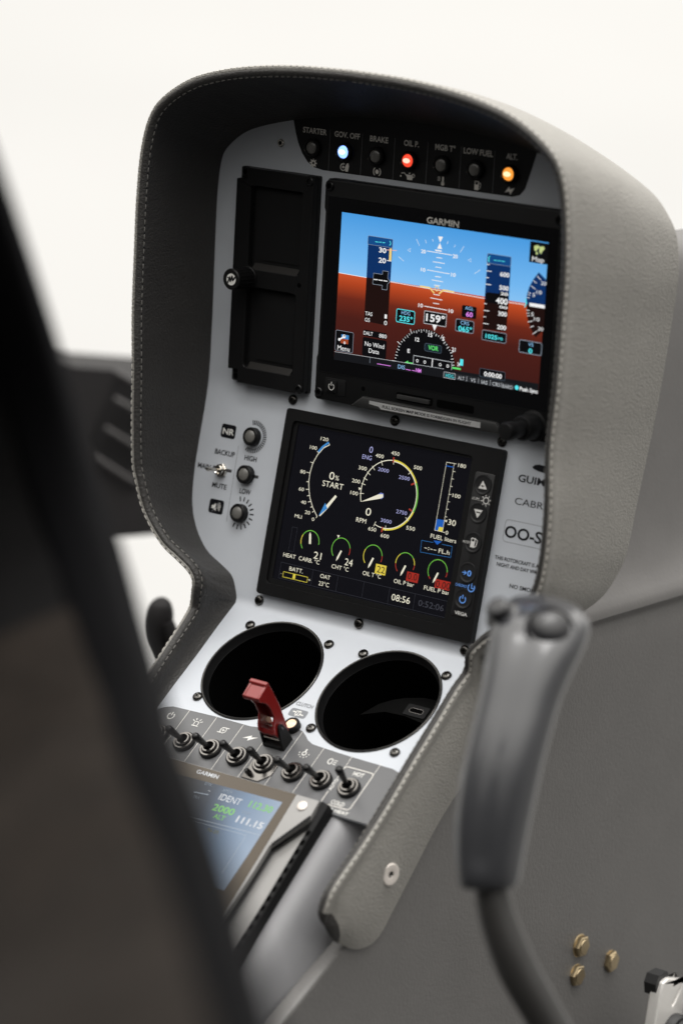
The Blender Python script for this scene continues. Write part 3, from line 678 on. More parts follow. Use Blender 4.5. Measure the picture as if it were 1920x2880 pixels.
('l',[(-92.0,-103.4),(37.9,-103.7)],0.25,'dim',3),
('l',[(-92.0,-103.4),(-92.2,-113.4),(36.5,-113.7)],0.25,'dim',3),
('l',[(-66.7,-103.5),(-66.5,-113.2)],0.25,'dim',3),
('l',[(-47.0,-103.5),(-47.0,-113.3)],0.25,'dim',3),
('l',[(-26.9,-103.6),(-26.9,-113.2)],0.25,'dim',3),
('l',[(-7.3,-103.7),(-7.2,-113.6)],0.25,'dim',3),
('l',[(11.9,-103.8),(12.1,-113.7)],0.25,'dim',3),
('t', 'BATT.', -79.55, -106.05, 10.7, 2.5, 'ivory', 4, 0),
('o',-89.05,-112.15,-69.85,-108.85,0.1,0.3,'eyellow',4),
('r',-81.35,-111.8,-79.35,-108.95,0.1,'eyellow',5),
('t', '-', -90.55, -110.3, 1.3, 0.5, 'ivory', 4, 0),
('t', '+', -68.3, -110.3, 2.0, 1.6, 'ivory', 4, 0),
('t', 'OAT', -56.65, -106.1, 7.7, 2.5, 'ivory', 4, 0),
('t', '23°C', -56.8, -110.75, 8.0, 2.6, 'ivory', 4, 0),
('t', '08:56', 2.0, -108.7, 13.8, 3.9, 'ivory', 4, 0),
('t', '0:52:06', 24.7, -108.45, 18.8, 3.7, 'dim2', 4, 0),
]
PAD_MARKS=[
('p',[(48.6,-28.0),(52.3,-32.8),(46.1,-33.1)],'print_white',3),
('t', '+', 48.85, -31.3, 2.7, 1.9, 'pad_black', 5, 1),
('p',[(45.7,-45.6),(51.9,-45.5),(49.0,-50.7)],'print_white',3),
('l',[(47.5,-47.2),(50.6,-47.2)],0.7,'pad_black',5),
('t', 'LUM.', 45.9, -39.35, 5.4, 1.5, 'print_white', 3, 0),
('a',53.0,-39.4,1.9,0,360,0.5,'print_white',3),
('l',[(55.56,-38.95),(56.45,-38.79)],0.5,'print_white',3),
('l',[(54.49,-37.27),(55.01,-36.53)],0.5,'print_white',3),
('l',[(52.55,-36.84),(52.39,-35.95)],0.5,'print_white',3),
('l',[(50.87,-37.91),(50.13,-37.39)],0.5,'print_white',3),
('l',[(50.44,-39.85),(49.55,-40.01)],0.5,'print_white',3),
('l',[(51.51,-41.53),(50.99,-42.27)],0.5,'print_white',3),
('l',[(53.45,-41.96),(53.61,-42.85)],0.5,'print_white',3),
('l',[(55.13,-40.89),(55.87,-41.41)],0.5,'print_white',3),
('t', 'MODE', 44.25, -65.95, 4.9, 1.5, 'print_white', 3, 0),
('r',47.35,-68.5,50.35,-62.75,0.3,'print_white',3),
('r',47.95,-64.8,49.75,-63.3,0.1,'pad_black',4),
('l',[(50.5,-63.1),(51.9,-64.1),(51.4,-67.4),(50.4,-68.1)],0.5,'print_white',3),
('t', '0', 50.15, -84.05, 2.9, 3.4, 'print_blue', 3, 1),
('l',[(45.1,-84.2),(47.8,-84.2)],0.5,'print_blue',3),
('l',[(46.5,-83.2),(47.9,-84.2),(46.6,-85.3)],0.5,'print_blue',3),
('t', 'CHRONO', 45.75, -92.15, 8.1, 1.6, 'print_blue', 3, 0),
('a',53.3,-92.2,2.3,135,400,0.6,'print_blue',3),
('l',[(53.3,-89.8),(53.4,-92.4),(55.2,-92.5)],0.5,'print_blue',3),
('a',48.6,-100.2,2.1,-230,50,0.6,'print_blue',3),
('l',[(48.4,-97.4),(48.5,-99.7)],0.6,'print_blue',3),
('t', 'VEGA', 49.2, -108.7, 9.2, 2.0, 'print_white', 3, 1),
]
LEFT_MARKS=[
('r',-158.5,-34.4,-146.8,-25.65,1.6,'ink',1),
('t', 'NR', -152.5, -30.2, 9.2, 3.8, 'paper', 2, 1),
('t', 'BACKUP', -152.6, -43.9, 16.2, 3.2, 'ink', 1, 1),
('t', 'HIGH', -131.5, -44.0, 9.8, 3.2, 'ink', 1, 1),
('t', 'MAIN', -167.25, -54.8, 10.5, 3.2, 'ink', 1, 1),
('t', 'MUTE', -152.6, -65.15, 11.8, 3.2, 'ink', 1, 1),
('t', 'LOW', -131.35, -65.2, 8.9, 3.2, 'ink', 1, 1),
('r',-158.2,-83.05,-146.5,-74.0,1.6,'ink',1),
('p',[(-156.0,-78.0),(-154.5,-77.9),(-153.0,-76.2),(-152.3,-81.4),(-154.4,-80.0),(-155.9,-80.0)],'paper',2),
('l',[(-151.5,-77.0),(-150.8,-78.4),(-151.3,-79.9)],0.4,'paper',2),
('l',[(-150.7,-76.3),(-149.8,-78.2),(-150.2,-80.5)],0.4,'paper',2),
('l',[(-149.9,-75.7),(-148.9,-78.0),(-149.4,-80.9)],0.35,'paper',2),
('l',[(-150.4,-75.2),(-155.4,-82.4)],0.35,'gray',3),
('l',[(-142.7,-37.7),(-142.2,-86.5)],0.3,'gray',1),
('l',[(-160.2,-54.1),(-144.9,-54.5)],1.9,'darkgray',1),
('l',[(-140.0,-54.7),(-123.0,-54.6)],1.9,'darkgray',1),
]
# ================================================================== leather hood and console cheeks (one upholstered surround)
RIM = [(0,-63,139),(38,-63,138),(71.6,-63,134.8),(98.7,-63,129.8),(121.5,-63,122.4),(142,-63,109.7),(153,-63,96),(159,-63,73.7),(161,-63,42.5),(161,-63,12.5),(160.7,-63,-27),(158.8,-63,-61.5),(157.5,-63,-95),(155.5,-63,-122),(152.8,-63,-132),(147,-63,-148),(139,-63,-160),(128,-63,-171),(116,-63,-177.5),(106.5,-63,-183),(103,-62.2,-188.5),(104.3,-60.4,-194.9)]
EDG = [(0,0,105),(28,0,104.5),(51,0,102.8),(80,0,98.7),(104,0,93.5),(125,0,86.5),(139,0,76),(144.5,0,66),(146.5,0,45),(146.5,0,12),(146,0,-27),(146,0,-58)]
def f2(v, w_): return (w_, -.18704 * -v * 1.0, -74.13 + .98235 * v)
EDG += [f2(v, w_) for w_, v in ((146,-18),(146,-48),(145.5,-62),(143,-80),(136,-95),(125,-107),(112,-113.5),(102,-119),(97,-127),(94.5,-134))]
EDG = [(a, (-abs(b) if b else b), c) for a, b, c in EDG]
BACK = [(0,45,112),(38,45,111),(71.6,45,107),(98.7,45,98.5),(121.5,45,89),(145,45,76.5),(157,45,65),(164.5,45,52),(167.5,45,30),(165.5,45,3),(161.5,45,-38),(157.5,45,-68),(153,43,-105),(150,40,-138),(147.5,35,-152),(145,25,-164),(141,12,-172),(136,0,-179),(131,-10,-189),(124,-12,-201),(118,-13,-213),(114,-17,-224)]
for (rw, rv, rn), (pw, pv, pn), (bw, bv, bn) in (((107,-26,20.8),(94,-3,-.6),(113,-12,-32)),((107.2,-37,17.8),(94,-22,-.6),(108,-32,-38)),((107.2,-60,15.2),(93.5,-50,-.6),(103,-58,-42)),((107,-90,12.2),(93.5,-85,-.6),(101.5,-90,-45)),((107,-120,8.8),(93.5,-115,-.6),(101.2,-120,-51)),((106.6,-147,6.8),(93.5,-145,-8),(101,-146,-56)),((106.2,-168,6.6),(93.5,-168,-12),(101,-168,-59)),((105.5,-184,5),(94,-183,-12),(101,-184,-49)),((104,-194,-2),(95.5,-191,-14),(101,-194,-31))):
    RIM.append((rw,) + tuple(f3(rv, rn))[1:]); EDG.append((pw,) + tuple(f3(pv, pn))[1:]); BACK.append((bw,) + tuple(f3(bv, bn))[1:])
K = 5
RIM_R = [(a + (1.4 if 8 <= i else .6 if i > 4 else 0), b, c) for i, (a, b, c) in enumerate(RIM)]      # the right side narrows a little later than the left
for i, (a, c) in enumerate(((162.4,-95),(162.3,-118),(161.4,-130),(159.2,-143),(154,-155),(145,-165.5),(134.5,-175),(125.5,-181.5),(119,-187.5),(114.5,-193.5))): RIM_R[12 + i] = (a, -63, c)
RIM_R[22] = (111,) + RIM_R[22][1:]; RIM_R[23] = (108.6,) + RIM_R[23][1:]
Ec, Bc = (catmull(q, K) for q in (EDG, BACK))
def sections(Rc):
    inn, out, sa, sb = [], [], [], []
    n = len(Rc)
    for i in range(n):
        R, P, B = Vector(Rc[i]), Vector(Ec[i]), Vector(Bc[i]); T = Vector(Rc[min(i + 1, n - 1)] - Rc[max(i - 1, 0)]).normalized()
        if i == 0: T = Vector((1, 0, 0))
        d = ((P - R).normalized() + (B - R).normalized()).normalized(); d = (d - T * d.dot(T)).normalized()
        o = T.cross(d).normalized()
        if o.dot(B - P) < 0: o = -o
        R = R - o * 3.4
        q0 = R - o * 3.6 + d * 7; wr = math.sin(i * 2.1) * .35 + math.sin(i * .83) * .5
        I = []
        for k in range(9):
            t = k / 8; p = P.lerp(q0, t); p += -o * math.sin(math.pi * t) * -2.0 + o * math.sin(math.pi * t) * wr * .5; I.append(p)
        I += [R - o * 3.9 + d * 4.6, R - o * 3.5 + d * 2.2, R - o * 2.3 + d * .6, R - o * .8 + d * .05, R + d * .55]
        O = [R + d * .55, R + o * .8 + d * .0, R + o * 2.2 + d * .5, R + o * 3.2 + d * 2.0, R + o * 3.55 + d * 4.2]
        q1 = R + o * 3.6 + d * 7
        for k in range(11):
            t = k / 10; p = q1.lerp(B, t); p += o * math.sin(math.pi * t ** .8) * 3.2; O.append(p)
        inn.append(I); out.append(O); sa.append(R - o * 3.75 + d * 3.3); sb.append(R + o * 1.7 + d * .38)
    return inn, out, sa, sb
SEC = {-1: sections(catmull(RIM, K)), 1: sections(catmull(RIM_R, K))}
def X(p, sgn): return Vector((-29 + sgn * p[0], p[1], p[2]))
hood = thing('glareshield', 'leather wrapped hood and cheeks with double stitching framing the whole instrument panel', 'glareshield', W0)
full = lambda k: [[X(p, -1) for p in r] for r in SEC[-1][k][::-1]] + [[X(p, 1) for p in r] for r in SEC[1][k][1:]]
m = MB().use('charcoal_leather'); m.grid(full(0)); m.build('inner_lining', hood, 60, 1)
m = MB().use('grey_leather'); g_ = full(1); m.grid(g_)
for e in (g_[0], g_[-1]):
    pass
m.build('outer_cover', hood, 60, 1)['label'] = 'pale grey leather outer cover'
# closed lower ends of the two cheeks
for sg in (-1, 1):
    I, O = SEC[sg][0][-1], SEC[sg][1][-1]; ring = [X(p, sg) for p in I] + [X(p, sg) for p in O[1:]]; m = MB().use('charcoal_leather'); c = sum(ring, Vector()) / len(ring)
    dn = f3(-1, 0) - f3(0, 0); rr_ = [ring, [p.lerp(c, .22) + dn * 2.2 for p in ring], [p.lerp(c, .5) + dn * 3.8 for p in ring], [p.lerp(c, .8) + dn * 4.6 for p in ring], [c + dn * 4.8 for p in ring]]
    m.grid(rr_); m.build('cheek_end', hood, 70)
def stitch(row, mb, th, pitch=4.6, ln=3.1, r=.42):
    for sg in (-1, 1):
        pts = [X(p, sg) for p in SEC[sg][row]]; acc = 0; L = [0]
        for a, b in zip(pts[:-1], pts[1:]): acc += (b - a).length; L.append(acc)
        def at(s):
            for i in range(len(L) - 1):
                if s <= L[i + 1]: return pts[i].lerp(pts[i + 1], (s - L[i]) / max(1e-6, L[i + 1] - L[i]))
            return pts[-1]
        s = pitch / 2
        while s < acc - pitch:
            a, b = at(s), at(s + ln); j = Vector((random.uniform(-.12, .12),) * 3)
            mb.use(th); mb.tube([a + j, a.lerp(b, .2), a.lerp(b, .8), b + j], [r * .45, r, r, r * .45], 5); h_ = at(min(acc, s - .75)); k_ = (a - h_).normalized(); mb.use('ink'); mb.tube([h_ - k_ * .45, h_ - k_ * .2, h_ + k_ * .2, h_ + k_ * .45], [.05, .36, .36, .05], 5); s += pitch + random.uniform(-.15, .15)
m = MB(); stitch(2, m, 'thread_dark'); m.build('inner_stitching', hood, 60)
m = MB(); stitch(3, m, 'thread'); m.build('outer_stitching', hood, 60)
# snap fastener on the right cheek
m = MB().use('snap_metal'); T = Matrix.Translation((77.4, -121.6, -314.0)) @ Matrix.Rotation(math.radians(-10), 4, 'Z') @ Matrix.Rotation(math.radians(90), 4, 'Y')
m.lathe([(6.7, -3), (6.7, .5), (6.2, .95), (4.0, 1.0), (2.6, .8), (1.9, .6)], 30, T, cap=False); m.use('gunmetal'); m.lathe([(1.9, .6), (1.4, -.2)], 20, T)
m.build('snap_fastener', hood)
# ================================================================== the bent panel
panel = thing('instrument_panel', 'bent pale blue-grey metal instrument panel carrying the screens, switches and warning lamps', 'instrument panel', W0)
m = MB().use('panel_paint')
def mirx(half): return [(-29 + a, b) for a, b in half] + [(-29 - a, b) for a, b in half[::-1]]
top = [(0,106.5),(28,106),(51,104.4),(80,100.2),(104,95),(126,88),(140.5,77),(146.5,66.5),(148.5,45),(148.5,-69)]
m.plate([(-29 + a, b) for a, b in top] + [(-29 - a, b) for a, b in top[:0:-1]], [], -1.6, 0, F1_ := Matrix.Identity(4)) if False else None
def loc(fn): # frame matrix in millimetres
    q = fn().copy(); 
    for i in range(3): q[i][3] /= S
    return q
L1, L2, L3, L4 = (loc(f) for f in (F1, F2, F3, F4))
m.plate([(-29 + a, b) for a, b in top] + [(-29 - a, b) for a, b in top[:0:-1]], [], -1.6, 0, L1)
bend = []
for k in range(7):                                            # soft bend between upper and middle plate
    t = k / 6; a = .18815 * t
    bend.append(t)
def strip(pA, pB, hw, nA, nB, k=6):
    rows = []
    for i in range(k + 1):
        t = i / k; c = (nA + nB).normalized(); q = pA * (1 - t) ** 2 + ((pA + pB) / 2) * 2 * t * (1 - t) + pB * t * t
        rows.append([Vector((-29 - hw, q.y, q.z)), Vector((-29 + hw, q.y, q.z))])
    m.grid(rows)
def quadstrip(pA, mid, pB, hwA, hwB, k=8):
    rows = []
    for i in range(k + 1):
        t = i / k; q = pA * (1 - t) ** 2 + mid * 2 * t * (1 - t) + pB * t * t; h_ = hwA + (hwB - hwA) * t
        rows.append([Vector((-29 - h_, q.y, q.z)), Vector((-29 + h_, q.y, q.z))])
    m.grid(rows)
quadstrip(L1 @ Vector((0, -69, 0)), L2 @ Vector((0, 0, 0)), L2 @ Vector((0, -5, 0)), 148.5, 148.5)
mid = [(148.5,-5),(148,-66),(145.5,-82),(138.5,-97.5),(128,-109.5),(114,-116.5),(105,-121),(99.5,-128),(96.5,-130.5)]
m.plate(mirx(mid), [], -1.6, 0, L2)
quadstrip(L2 @ Vector((0, -130.5, 0)), L3 @ Vector((0, 0, 0)), L3 @ Vector((0, -3.5, 0)), 96.5, 96)
H1, H2, HR = (-71.25, -46.4), (18.4, -46.6), 39.1
holes = [circ(H1[0], H1[1], HR, 64), circ(H2[0], H2[1], HR, 64)]
m.plate([(67, -131), (67, -3.5), (-125, -3.5), (-125, -131)], holes, -1.6, 0, L3)
m.build('face_plate', panel, 30)
# black legend strip behind the warning lamps, grey strip behind the switches
m = MB().use('strip_black')
ann = [(-117.6,97.3),(-115.5,90),(-113.2,84),(-109.5,77.5),(-105,72.7),(-100,70),(-93,68.95),(48.5,68.75),(53.5,70.2),(57,74),(60.5,85),(63.9,97),(40,100.8),(20,103.2),(-3,105),(-28,105.6),(-52,105),(-80,103.2),(-100,100.6)]
m.prism(ann, -.5, .12, L1); m.use('legend_dim')
for x in (-88.5, -63.9, -39.3, -14.7, 9.8, 34.1): m.line([(x, 68.9), (x, 94.3)], .3, .2, L1)
m.build('annunciator_strip', panel, 30)
m = MB().use('strip_grey')
sg = [(-124.5,-131),(-124.5,-96),(-119,-91),(-113,-88.6),(-79,-87.5),(-52,-87.7),(-45,-86.6),(-38,-86.6),(-33,-86),(-29.5,-83.2),(-26,-81.3),(-20,-80.7),(-16,-81.4),(-12.5,-83.6),(-8.8,-86.4),(-4,-88.3),(5.5,-88.9),(26,-89.7),(57,-90.2),(62,-91.5),(66.8,-95),(66.8,-131)]
m.prism(sg, -.5, .12, L3); m.use('legend')
for x in (-99.8, -78.4, -57.3, -36.6, -15.9, 5.2, 26.5, 47.6):
    m.line([(x, -81.6 if x == -15.9 else -89 if x > 0 else -87.9), (x, -130.5 if x < 20 else -98.5)], .32, .18, L3)
m.build('switch_strip', panel, 30)
# lettering and pictograms
m = MB()
for t, x, w_, in (('STARTER',-100.5,18.4),('GOV. OFF',-75.5,19.4),('BRAKE',-51.2,13.8),('OIL P.',-26.9,11.2),('MGB T°',-1.9,14.8),('LOW FUEL',22.2,21.2),('ALT.',46.3,8.0)):
    m.use('legend'); m.text(t, x, 92.2, w_, 3.4, .2, 1, L1)
IC = 72.5
gx_ = -100.4
m.use('legend'); m.arc(gx_, IC, 1.35, 0, 360, 1.0, .2, L1)
for k in range(8): a = math.radians(45 * k); m.line([(gx_ + 1.7 * math.cos(a), IC + 1.7 * math.sin(a)), (gx_ + 2.75 * math.cos(a), IC + 2.75 * math.sin(a))], .8, .2, L1)
m.arc(-77.3, IC, 2.0, 100, 330, .6, .2, L1); m.flat(circ(-77.3, IC, .8, 12), .2, L1); m.flat([(-77.4,73.6),(-76,74.6),(-77.4,75.4)], .22, L1)
m.flat([(-75.4,70),(-73.4,70),(-72.8,73.5),(-73.4,75.2),(-74.3,75.2),(-75,74.2),(-76,72.6)], .2, L1)
m.flat(circ(-51.4, IC, 1.35), .2, L1); m.arc(-51.4, IC, 2.7, 125, 235, .6, .2, L1); m.arc(-51.4, IC, 2.7, -55, 55, .6, .2, L1)
m.flat([(-28.6,70.3),(-24.8,70.3),(-24.2,73.2),(-29.4,73.4)], .2, L1); m.line([(-29.2,72.6),(-31,74.2),(-33,73.8)], .5, .2, L1); m.arc(-24.2, 73, 1.0, 0, 360, .4, .2, L1); m.flat(circ(-33.4, 72, .6, 10), .2, L1); m.flat(circ(-27, 74.2, .5, 10), .2, L1)
m.line([(-2.2,75),(-2.2,71)], 1.3, .2, L1); m.flat(circ(-2.2, 70.8, 1.3, 14), .2, L1)
for k in range(3): m.line([(-6, 74.4 - k * .9), (-4.2, 74.4 - k * .9)], .35, .2, L1)
m.flat(rrect(20.9, 69.8, 24.0, 75.2, .5), .2, L1); m.line([(24.2,74.6),(25.3,73.4),(25.1,71),(24.2,70.6)], .4, .2, L1); m.use('strip_black'); m.flat(rrect(21.5, 73, 23.4, 74.6, .2), .24, L1); m.use('legend')
m.flat([(42.9,70.8),(45.7,74.4),(46.5,72.9),(49.6,74.0),(46.9,69.8),(46.0,71.6)], .2, L1)
m.build('lettering', panel, 0); m = MB()
m.marks(LEFT_MARKS, .06, .04, '', L2); m.use('ink')
for cy_, n_t, w_ in ((-30.2, 26, .72), (-79.2, 12, .9)):
    for k in range(n_t):
        a = math.radians(103 - k * 218 / (n_t - 1)); m.line([(-132.2 + 7.5 * math.cos(a), cy_ + 7.5 * math.sin(a)), (-132.2 + 10.5 * math.cos(a), cy_ + 10.5 * math.sin(a))], w_, .1, L2)
m.build('lettering', panel, 0); m = MB().use('ink')
m.text('GUIMBAL', 85.5, -22.3, 33.0, 4.3, .1, 1, L2); m.text('CABRI G2', 86.6, -36.2, 34.5, 4.0, .1, 0, L2)
m.flat([(77.3,-14.6),(79,-13.0),(82,-12.3),(86,-12.6),(90,-13.6),(94,-16.4),(90,-17.2),(86.7,-16.9),(82,-16.4),(78.6,-15.6)], .1, L2)
m.build('lettering', panel, 0); m = MB().use('ink'); m.text('OO-S', 79.2, -54.9, 26.4, 6.9, .1, 1, L2); p = rrect(65.4, -61.3, 112, -48.0, 2.4); m.use('gray'); m.line(p + [p[0]], .28, .1, L2); m.use('ink')
m.build('lettering', panel, 0); m = MB().use('ink'); m.text('THIS ROTORCRAFT IS A', 78.0, -71.5, 31.4, 2.2, .1, 1, L2); m.text('NIGHT AND DAY VFR', 78.8, -75.3, 28.8, 2.2, .1, 1, L2); m.text('NO SMOKING', 88.2, -86.4, 24.5, 2.4, .1, 1, L2)
m.build('lettering', panel, 0); m = MB()
m.use('gray'); m.arc(86.2, -96.6, 4.9, 0, 360, .5, .1, L2); m.use('paper'); m.flat(circ(86.2, -96.6, 4.6), .08, L2); m.use('gray'); m.line([(83,-93.4),(89.6,-99.8)], .5, .14, L2); m.line([(84,-97),(88.6,-96.2)], .8, .12, L2)
# switch strip pictograms (black frame 3)
m.build('lettering', panel, 0); m = MB()
m.use('gray'); m.text('CLUTCH', -26.9, -62.9, 12.6, 2.7, .15, 1, L3); m.flat(rrect(-33.8, -72.9, -20.9, -66.7, 1.6), .06, L3)
m.use('paper'); m.line([(-31.6,-69.2),(-28.6,-69.3)], .8, .12, L3); m.line([(-26.2,-70.3),(-23,-70.6)], .8, .12, L3); p = rrect(-29.2, -71.2, -25.8, -68.3, .2); m.line(p + [p[0]], .6, .12, L3); m.line([(-26.6,-67.6),(-28.4,-72.2)], .5, .14, L3)
def ic(f): m.use('legend'); f()
y0 = -95.6
m.use('paper'); m.arc(-109.7, y0, 2.3, 125, 415, .65, .2, L3); m.line([(-109.7, y0 + .4), (-109.7, y0 + 3.1)], .65, .2, L3)
p = rrect(-90.6, y0 - 2.2, -87.6, y0 + .9, .6); m.line(p + [p[0]], .5, .2, L3); m.line([(-91.6, y0 - 2.4), (-86.6, y0 - 2.4)], .5, .2, L3)
for a in (30, 65, 115, 150): m.line([(-89.1 + 2.6 * math.cos(math.radians(a)), y0 - .2 + 2.3 * math.sin(math.radians(a))), (-89.1 + 4.3 * math.cos(math.radians(a)), y0 - .2 + 3.9 * math.sin(math.radians(a)))], .5, .2, L3)
m.arc(-67.9, y0, 2.1, 0, 360, .5, .2, L3); m.line([(-67.9, y0 + 2), (-64.4, y0 + 2)], .5, .2, L3); m.line([(-71.4, y0 - 2), (-67.9, y0 - 2)], .5, .2, L3); m.line([(-69, y0), (-66.8, y0)], .5, .2, L3); m.line([(-67.9, y0 - 1.1), (-67.9, y0 + 1.1)], .5, .2, L3)
m.flat([(-52, y0 - 1.6), (-46.6, y0 + 1.9), (-46.2, y0 + .3), (-41.5, y0 + 1.6), (-47.6, y0 - 2.6), (-47.9, y0 - .7)], .2, L3)
m.arc(-5.0, y0 - .6, 1.3, 0, 360, .7, .2, L3); m.line([(-5, y0 + .6), (-5, y0 + 2.8)], 1.1, .2, L3)
for a in (180, 215, 250, 290, 325, 0): m.flat(circ(-5 + 3.4 * math.cos(math.radians(a)), y0 - .6 + 3.0 * math.sin(math.radians(a)), .45, 8), .2, L3)
m.arc(15.4, y0 - 1, 2.0, 90, 270, .6, .2, L3); m.line([(15.3, y0 - 3), (16.2, y0 - 2.4), (16.2, y0 + .4), (15.3, y0 + 1)], .6, .2, L3)
for k in (-2.4, -1, .4): m.line([(17.3, y0 + k), (19.6, y0 + k)], .5, .2, L3)
p = rrect(26.6, -125.6, 47.7, -97.0, 2.2); m.use('legend'); m.line(p + [p[0]], .55, .22, L3)
m.use('paper'); m.text('HOT', 38.4, -100.3, 7.6, 2.9, .3, 1, L3); m.text('COLD', 37.8, -123.0, 9.6, 2.9, .3, 1, L3); m.text('CARB HEAT', 38.2, -128.3, 21.5, 2.3, .3, 1, L3)
m.use('strip_grey'); m.flat(rrect(25.6, -116.6, 28.4, -106.4, .3), .26, L3); m.use('paper')
m.text('AUTO', 0, 0, 9.0, 2.4, 0, 1, L3 @ Matrix.Translation((27.0, -111.5, .32)) @ Matrix.Rotation(math.radians(90), 4, 'Z'))
for t, x, w_ in (('BATT', -109.6, 9), ('PUMP', -89, 10), ('ALT', -68, 7), ('CLUTCH', -26, 13), ('LIGHTS', -5.2, 14), ('LDG LT', 16, 13.5)): m.text(t, x, -127.6, w_, 2.3, .3, 1, L3)
m.build('lettering', panel, 0)
# wells: two empty instrument holes
for (hx, hy) in (H1, H2):
    T = L3 @ Matrix.Translation((hx, hy, 0)); m = MB().use('black_satin')
    m.lathe([(40.2, .02), (40.2, .55), (39.4, .9), (38.7, .7), (38.4, 0), (37.4, -4.5), (37.0, -5)], 72, T, cap=False); m.use('dark_void'); m.lathe([(37.0, -5), (36.6, -75), (0.5, -75)], 72, T)
    m.use('gunmetal'); m.lathe([(39.75, .82), (39.5, .98), (39.2, .92)], 72, T, cap=False)
    m.build('instrument_well', panel, 40)
m = MB().use('pad_black'); m.prism([(-10,-42),(-2.2,-30.4),(5,-25),(12,-21.5),(24,-18),(36.6,-17.5),(46,-24),(50,-33),(50,-37.5),(35.3,-36.5),(20,-34.4),(5,-35),(-3,-38.6)], -32, -27, L3); sh = m.build('charging_shelf', panel, 40)
m = MB().use('black_matt'); m.prism(rrect(17.5, -33.6, 33.5, -25, 1), -27, -26.3, L3); m.use('dark_chrome'); p = rrect(20.5, -31, 30.5, -27.6, 1.7); m.line(p + [p[0]], .4, -26.2, L3); m.use('dark_void'); m.flat(p, -26.24, L3); m.build('charging_port', sh)
# screws
def screw_mb():
    s = MB().use('gunmetal'); s.lathe([(3.25, 0), (3.25, .7), (3.0, 1.35), (2.3, 1.85), (1.4, 2.05)], 24); s.use('dark_void')
    for a in (0, 90):
        T = Matrix.Rotation(math.radians(a), 4, 'Z'); s.prism([(-1.5, -.3), (1.5, -.3), (1.5, .3), (-1.5, .3)], 1.5, 2.09, T)
    return s
sc0 = None
for k, (fn, x, y) in enumerate([(F2,-105.8,-130.3),(F2,-106,-2.4),(F2,-26.3,-3.1),(F2,53.5,-3.2),(F2,52.7,-130.4),(F2,-27.2,-129.8),(F3,-101.5,-15.9),(F3,-39.3,-15.7),(F3,-12.5,-16.3),(F3,50.4,-17.1),(F3,-101.1,-77.3),(F3,-12,-77.9),(F3,51.4,-79.1)]):
    fm = fn(x, y, .05) @ Matrix.Rotation(random.uniform(0, 1.5), 4, 'Z')
    if sc0 is None: sc0 = screw_mb().build('screw', panel, 40); sc0.matrix_local = fm
    else:
        c = sc0.copy(); col.objects.link(c); c.parent = panel; c.matrix_local = fm
def cap_screw_mb(r=2.9, m_='black_metal'):
    s = MB().use(m_); s.lathe([(r, -.5), (r, 1.2), (r * .85, 1.6), (r * .55, 1.6), (r * .5, .6)], 24, cap=False); s.use('dark_void'); s.lathe([(r * .5, .6), (.1, .55)], 6); return s
c = cap_screw_mb(2.4, 'chrome').build('screw', panel, 40); c.matrix_local = F1(-126.1, 82.2, 0); c['label'] = 'bright silver socket screw'
# ================================================================== warning lamps
def lamp(label, lens, core, frame, r=5.7, h=3.4, group=None, name='warning_lamp', cat='warning light'):
    t = thing(name, label, cat, frame, group); s = MB().use('black_satin'); s.lathe([(r, 0), (r, h - .8), (r - .7, h), (r - 1.5, h), (r - 1.9, h - 1.0)], 32, cap=False); s.build('housing', t, 40)
    s = MB().use(lens); s.lathe([(r - 1.8, h - 1.2), (r - 2.0, h - .3), (r - 2.8, h + .25), (.4, h + .5)], 28)
    if core: s.use(core); s.lathe([(2.1, h + .42), (1.4, h + .56), (.2, h + .6)], 22, Matrix.Translation((-.15, 0, 0)) @ Matrix.Diagonal((1.25, .72, 1, 1)))
    s.build('lens', t, 40)
    s = MB().use('chrome'); s.lathe([(.45, h - .1), (.3, h + .1)], 8, Matrix.Translation((-r + 1.0, -1.9, 0))); s.build('index_dot', t)
    return t
G7 = 'row of warning lamps under the hood'
for i, (lb, le, co) in enumerate((('unlit warning lamp under the word STARTER','lens_clear',None),('blue lit warning lamp under the words GOV. OFF','lens_blue','lens_blue_core'),('unlit warning lamp under the word BRAKE','lens_clear',None),('red lit warning lamp under the words OIL P.','lens_red','lens_red_core'),('unlit warning lamp under the letters MGB T','lens_clear',None),('unlit warning lamp under the words LOW FUEL','lens_clear',None),('amber lit warning lamp under the letters ALT.','lens_amber','lens_amber_core'))):
    lamp(lb, le, co, F1(-100.4 + 24.45 * i, 82, .15), group=G7)
G3 = 'unlit rotor speed lamps left of the engine screen'
for y, lb in ((-30.2, 'unlit lamp ringed by dense tick marks above the word HIGH'), (-54.5, 'unlit lamp between two dark bars, above the word LOW'), (-79.2, 'unlit lamp ringed by sparse tick marks, lowest of its column')):
    lamp(lb, 'lens_clear', None, F2(-131.9, y, .1), 5.9, 4.6, G3, 'indicator_lamp', 'indicator lamp')
lamp('warm white lit lamp beside the red switch guard', 'lens_warm', None, F3(-23.9, -80.6, .15), 5.2, 4.2, None, 'indicator_lamp', 'indicator lamp')
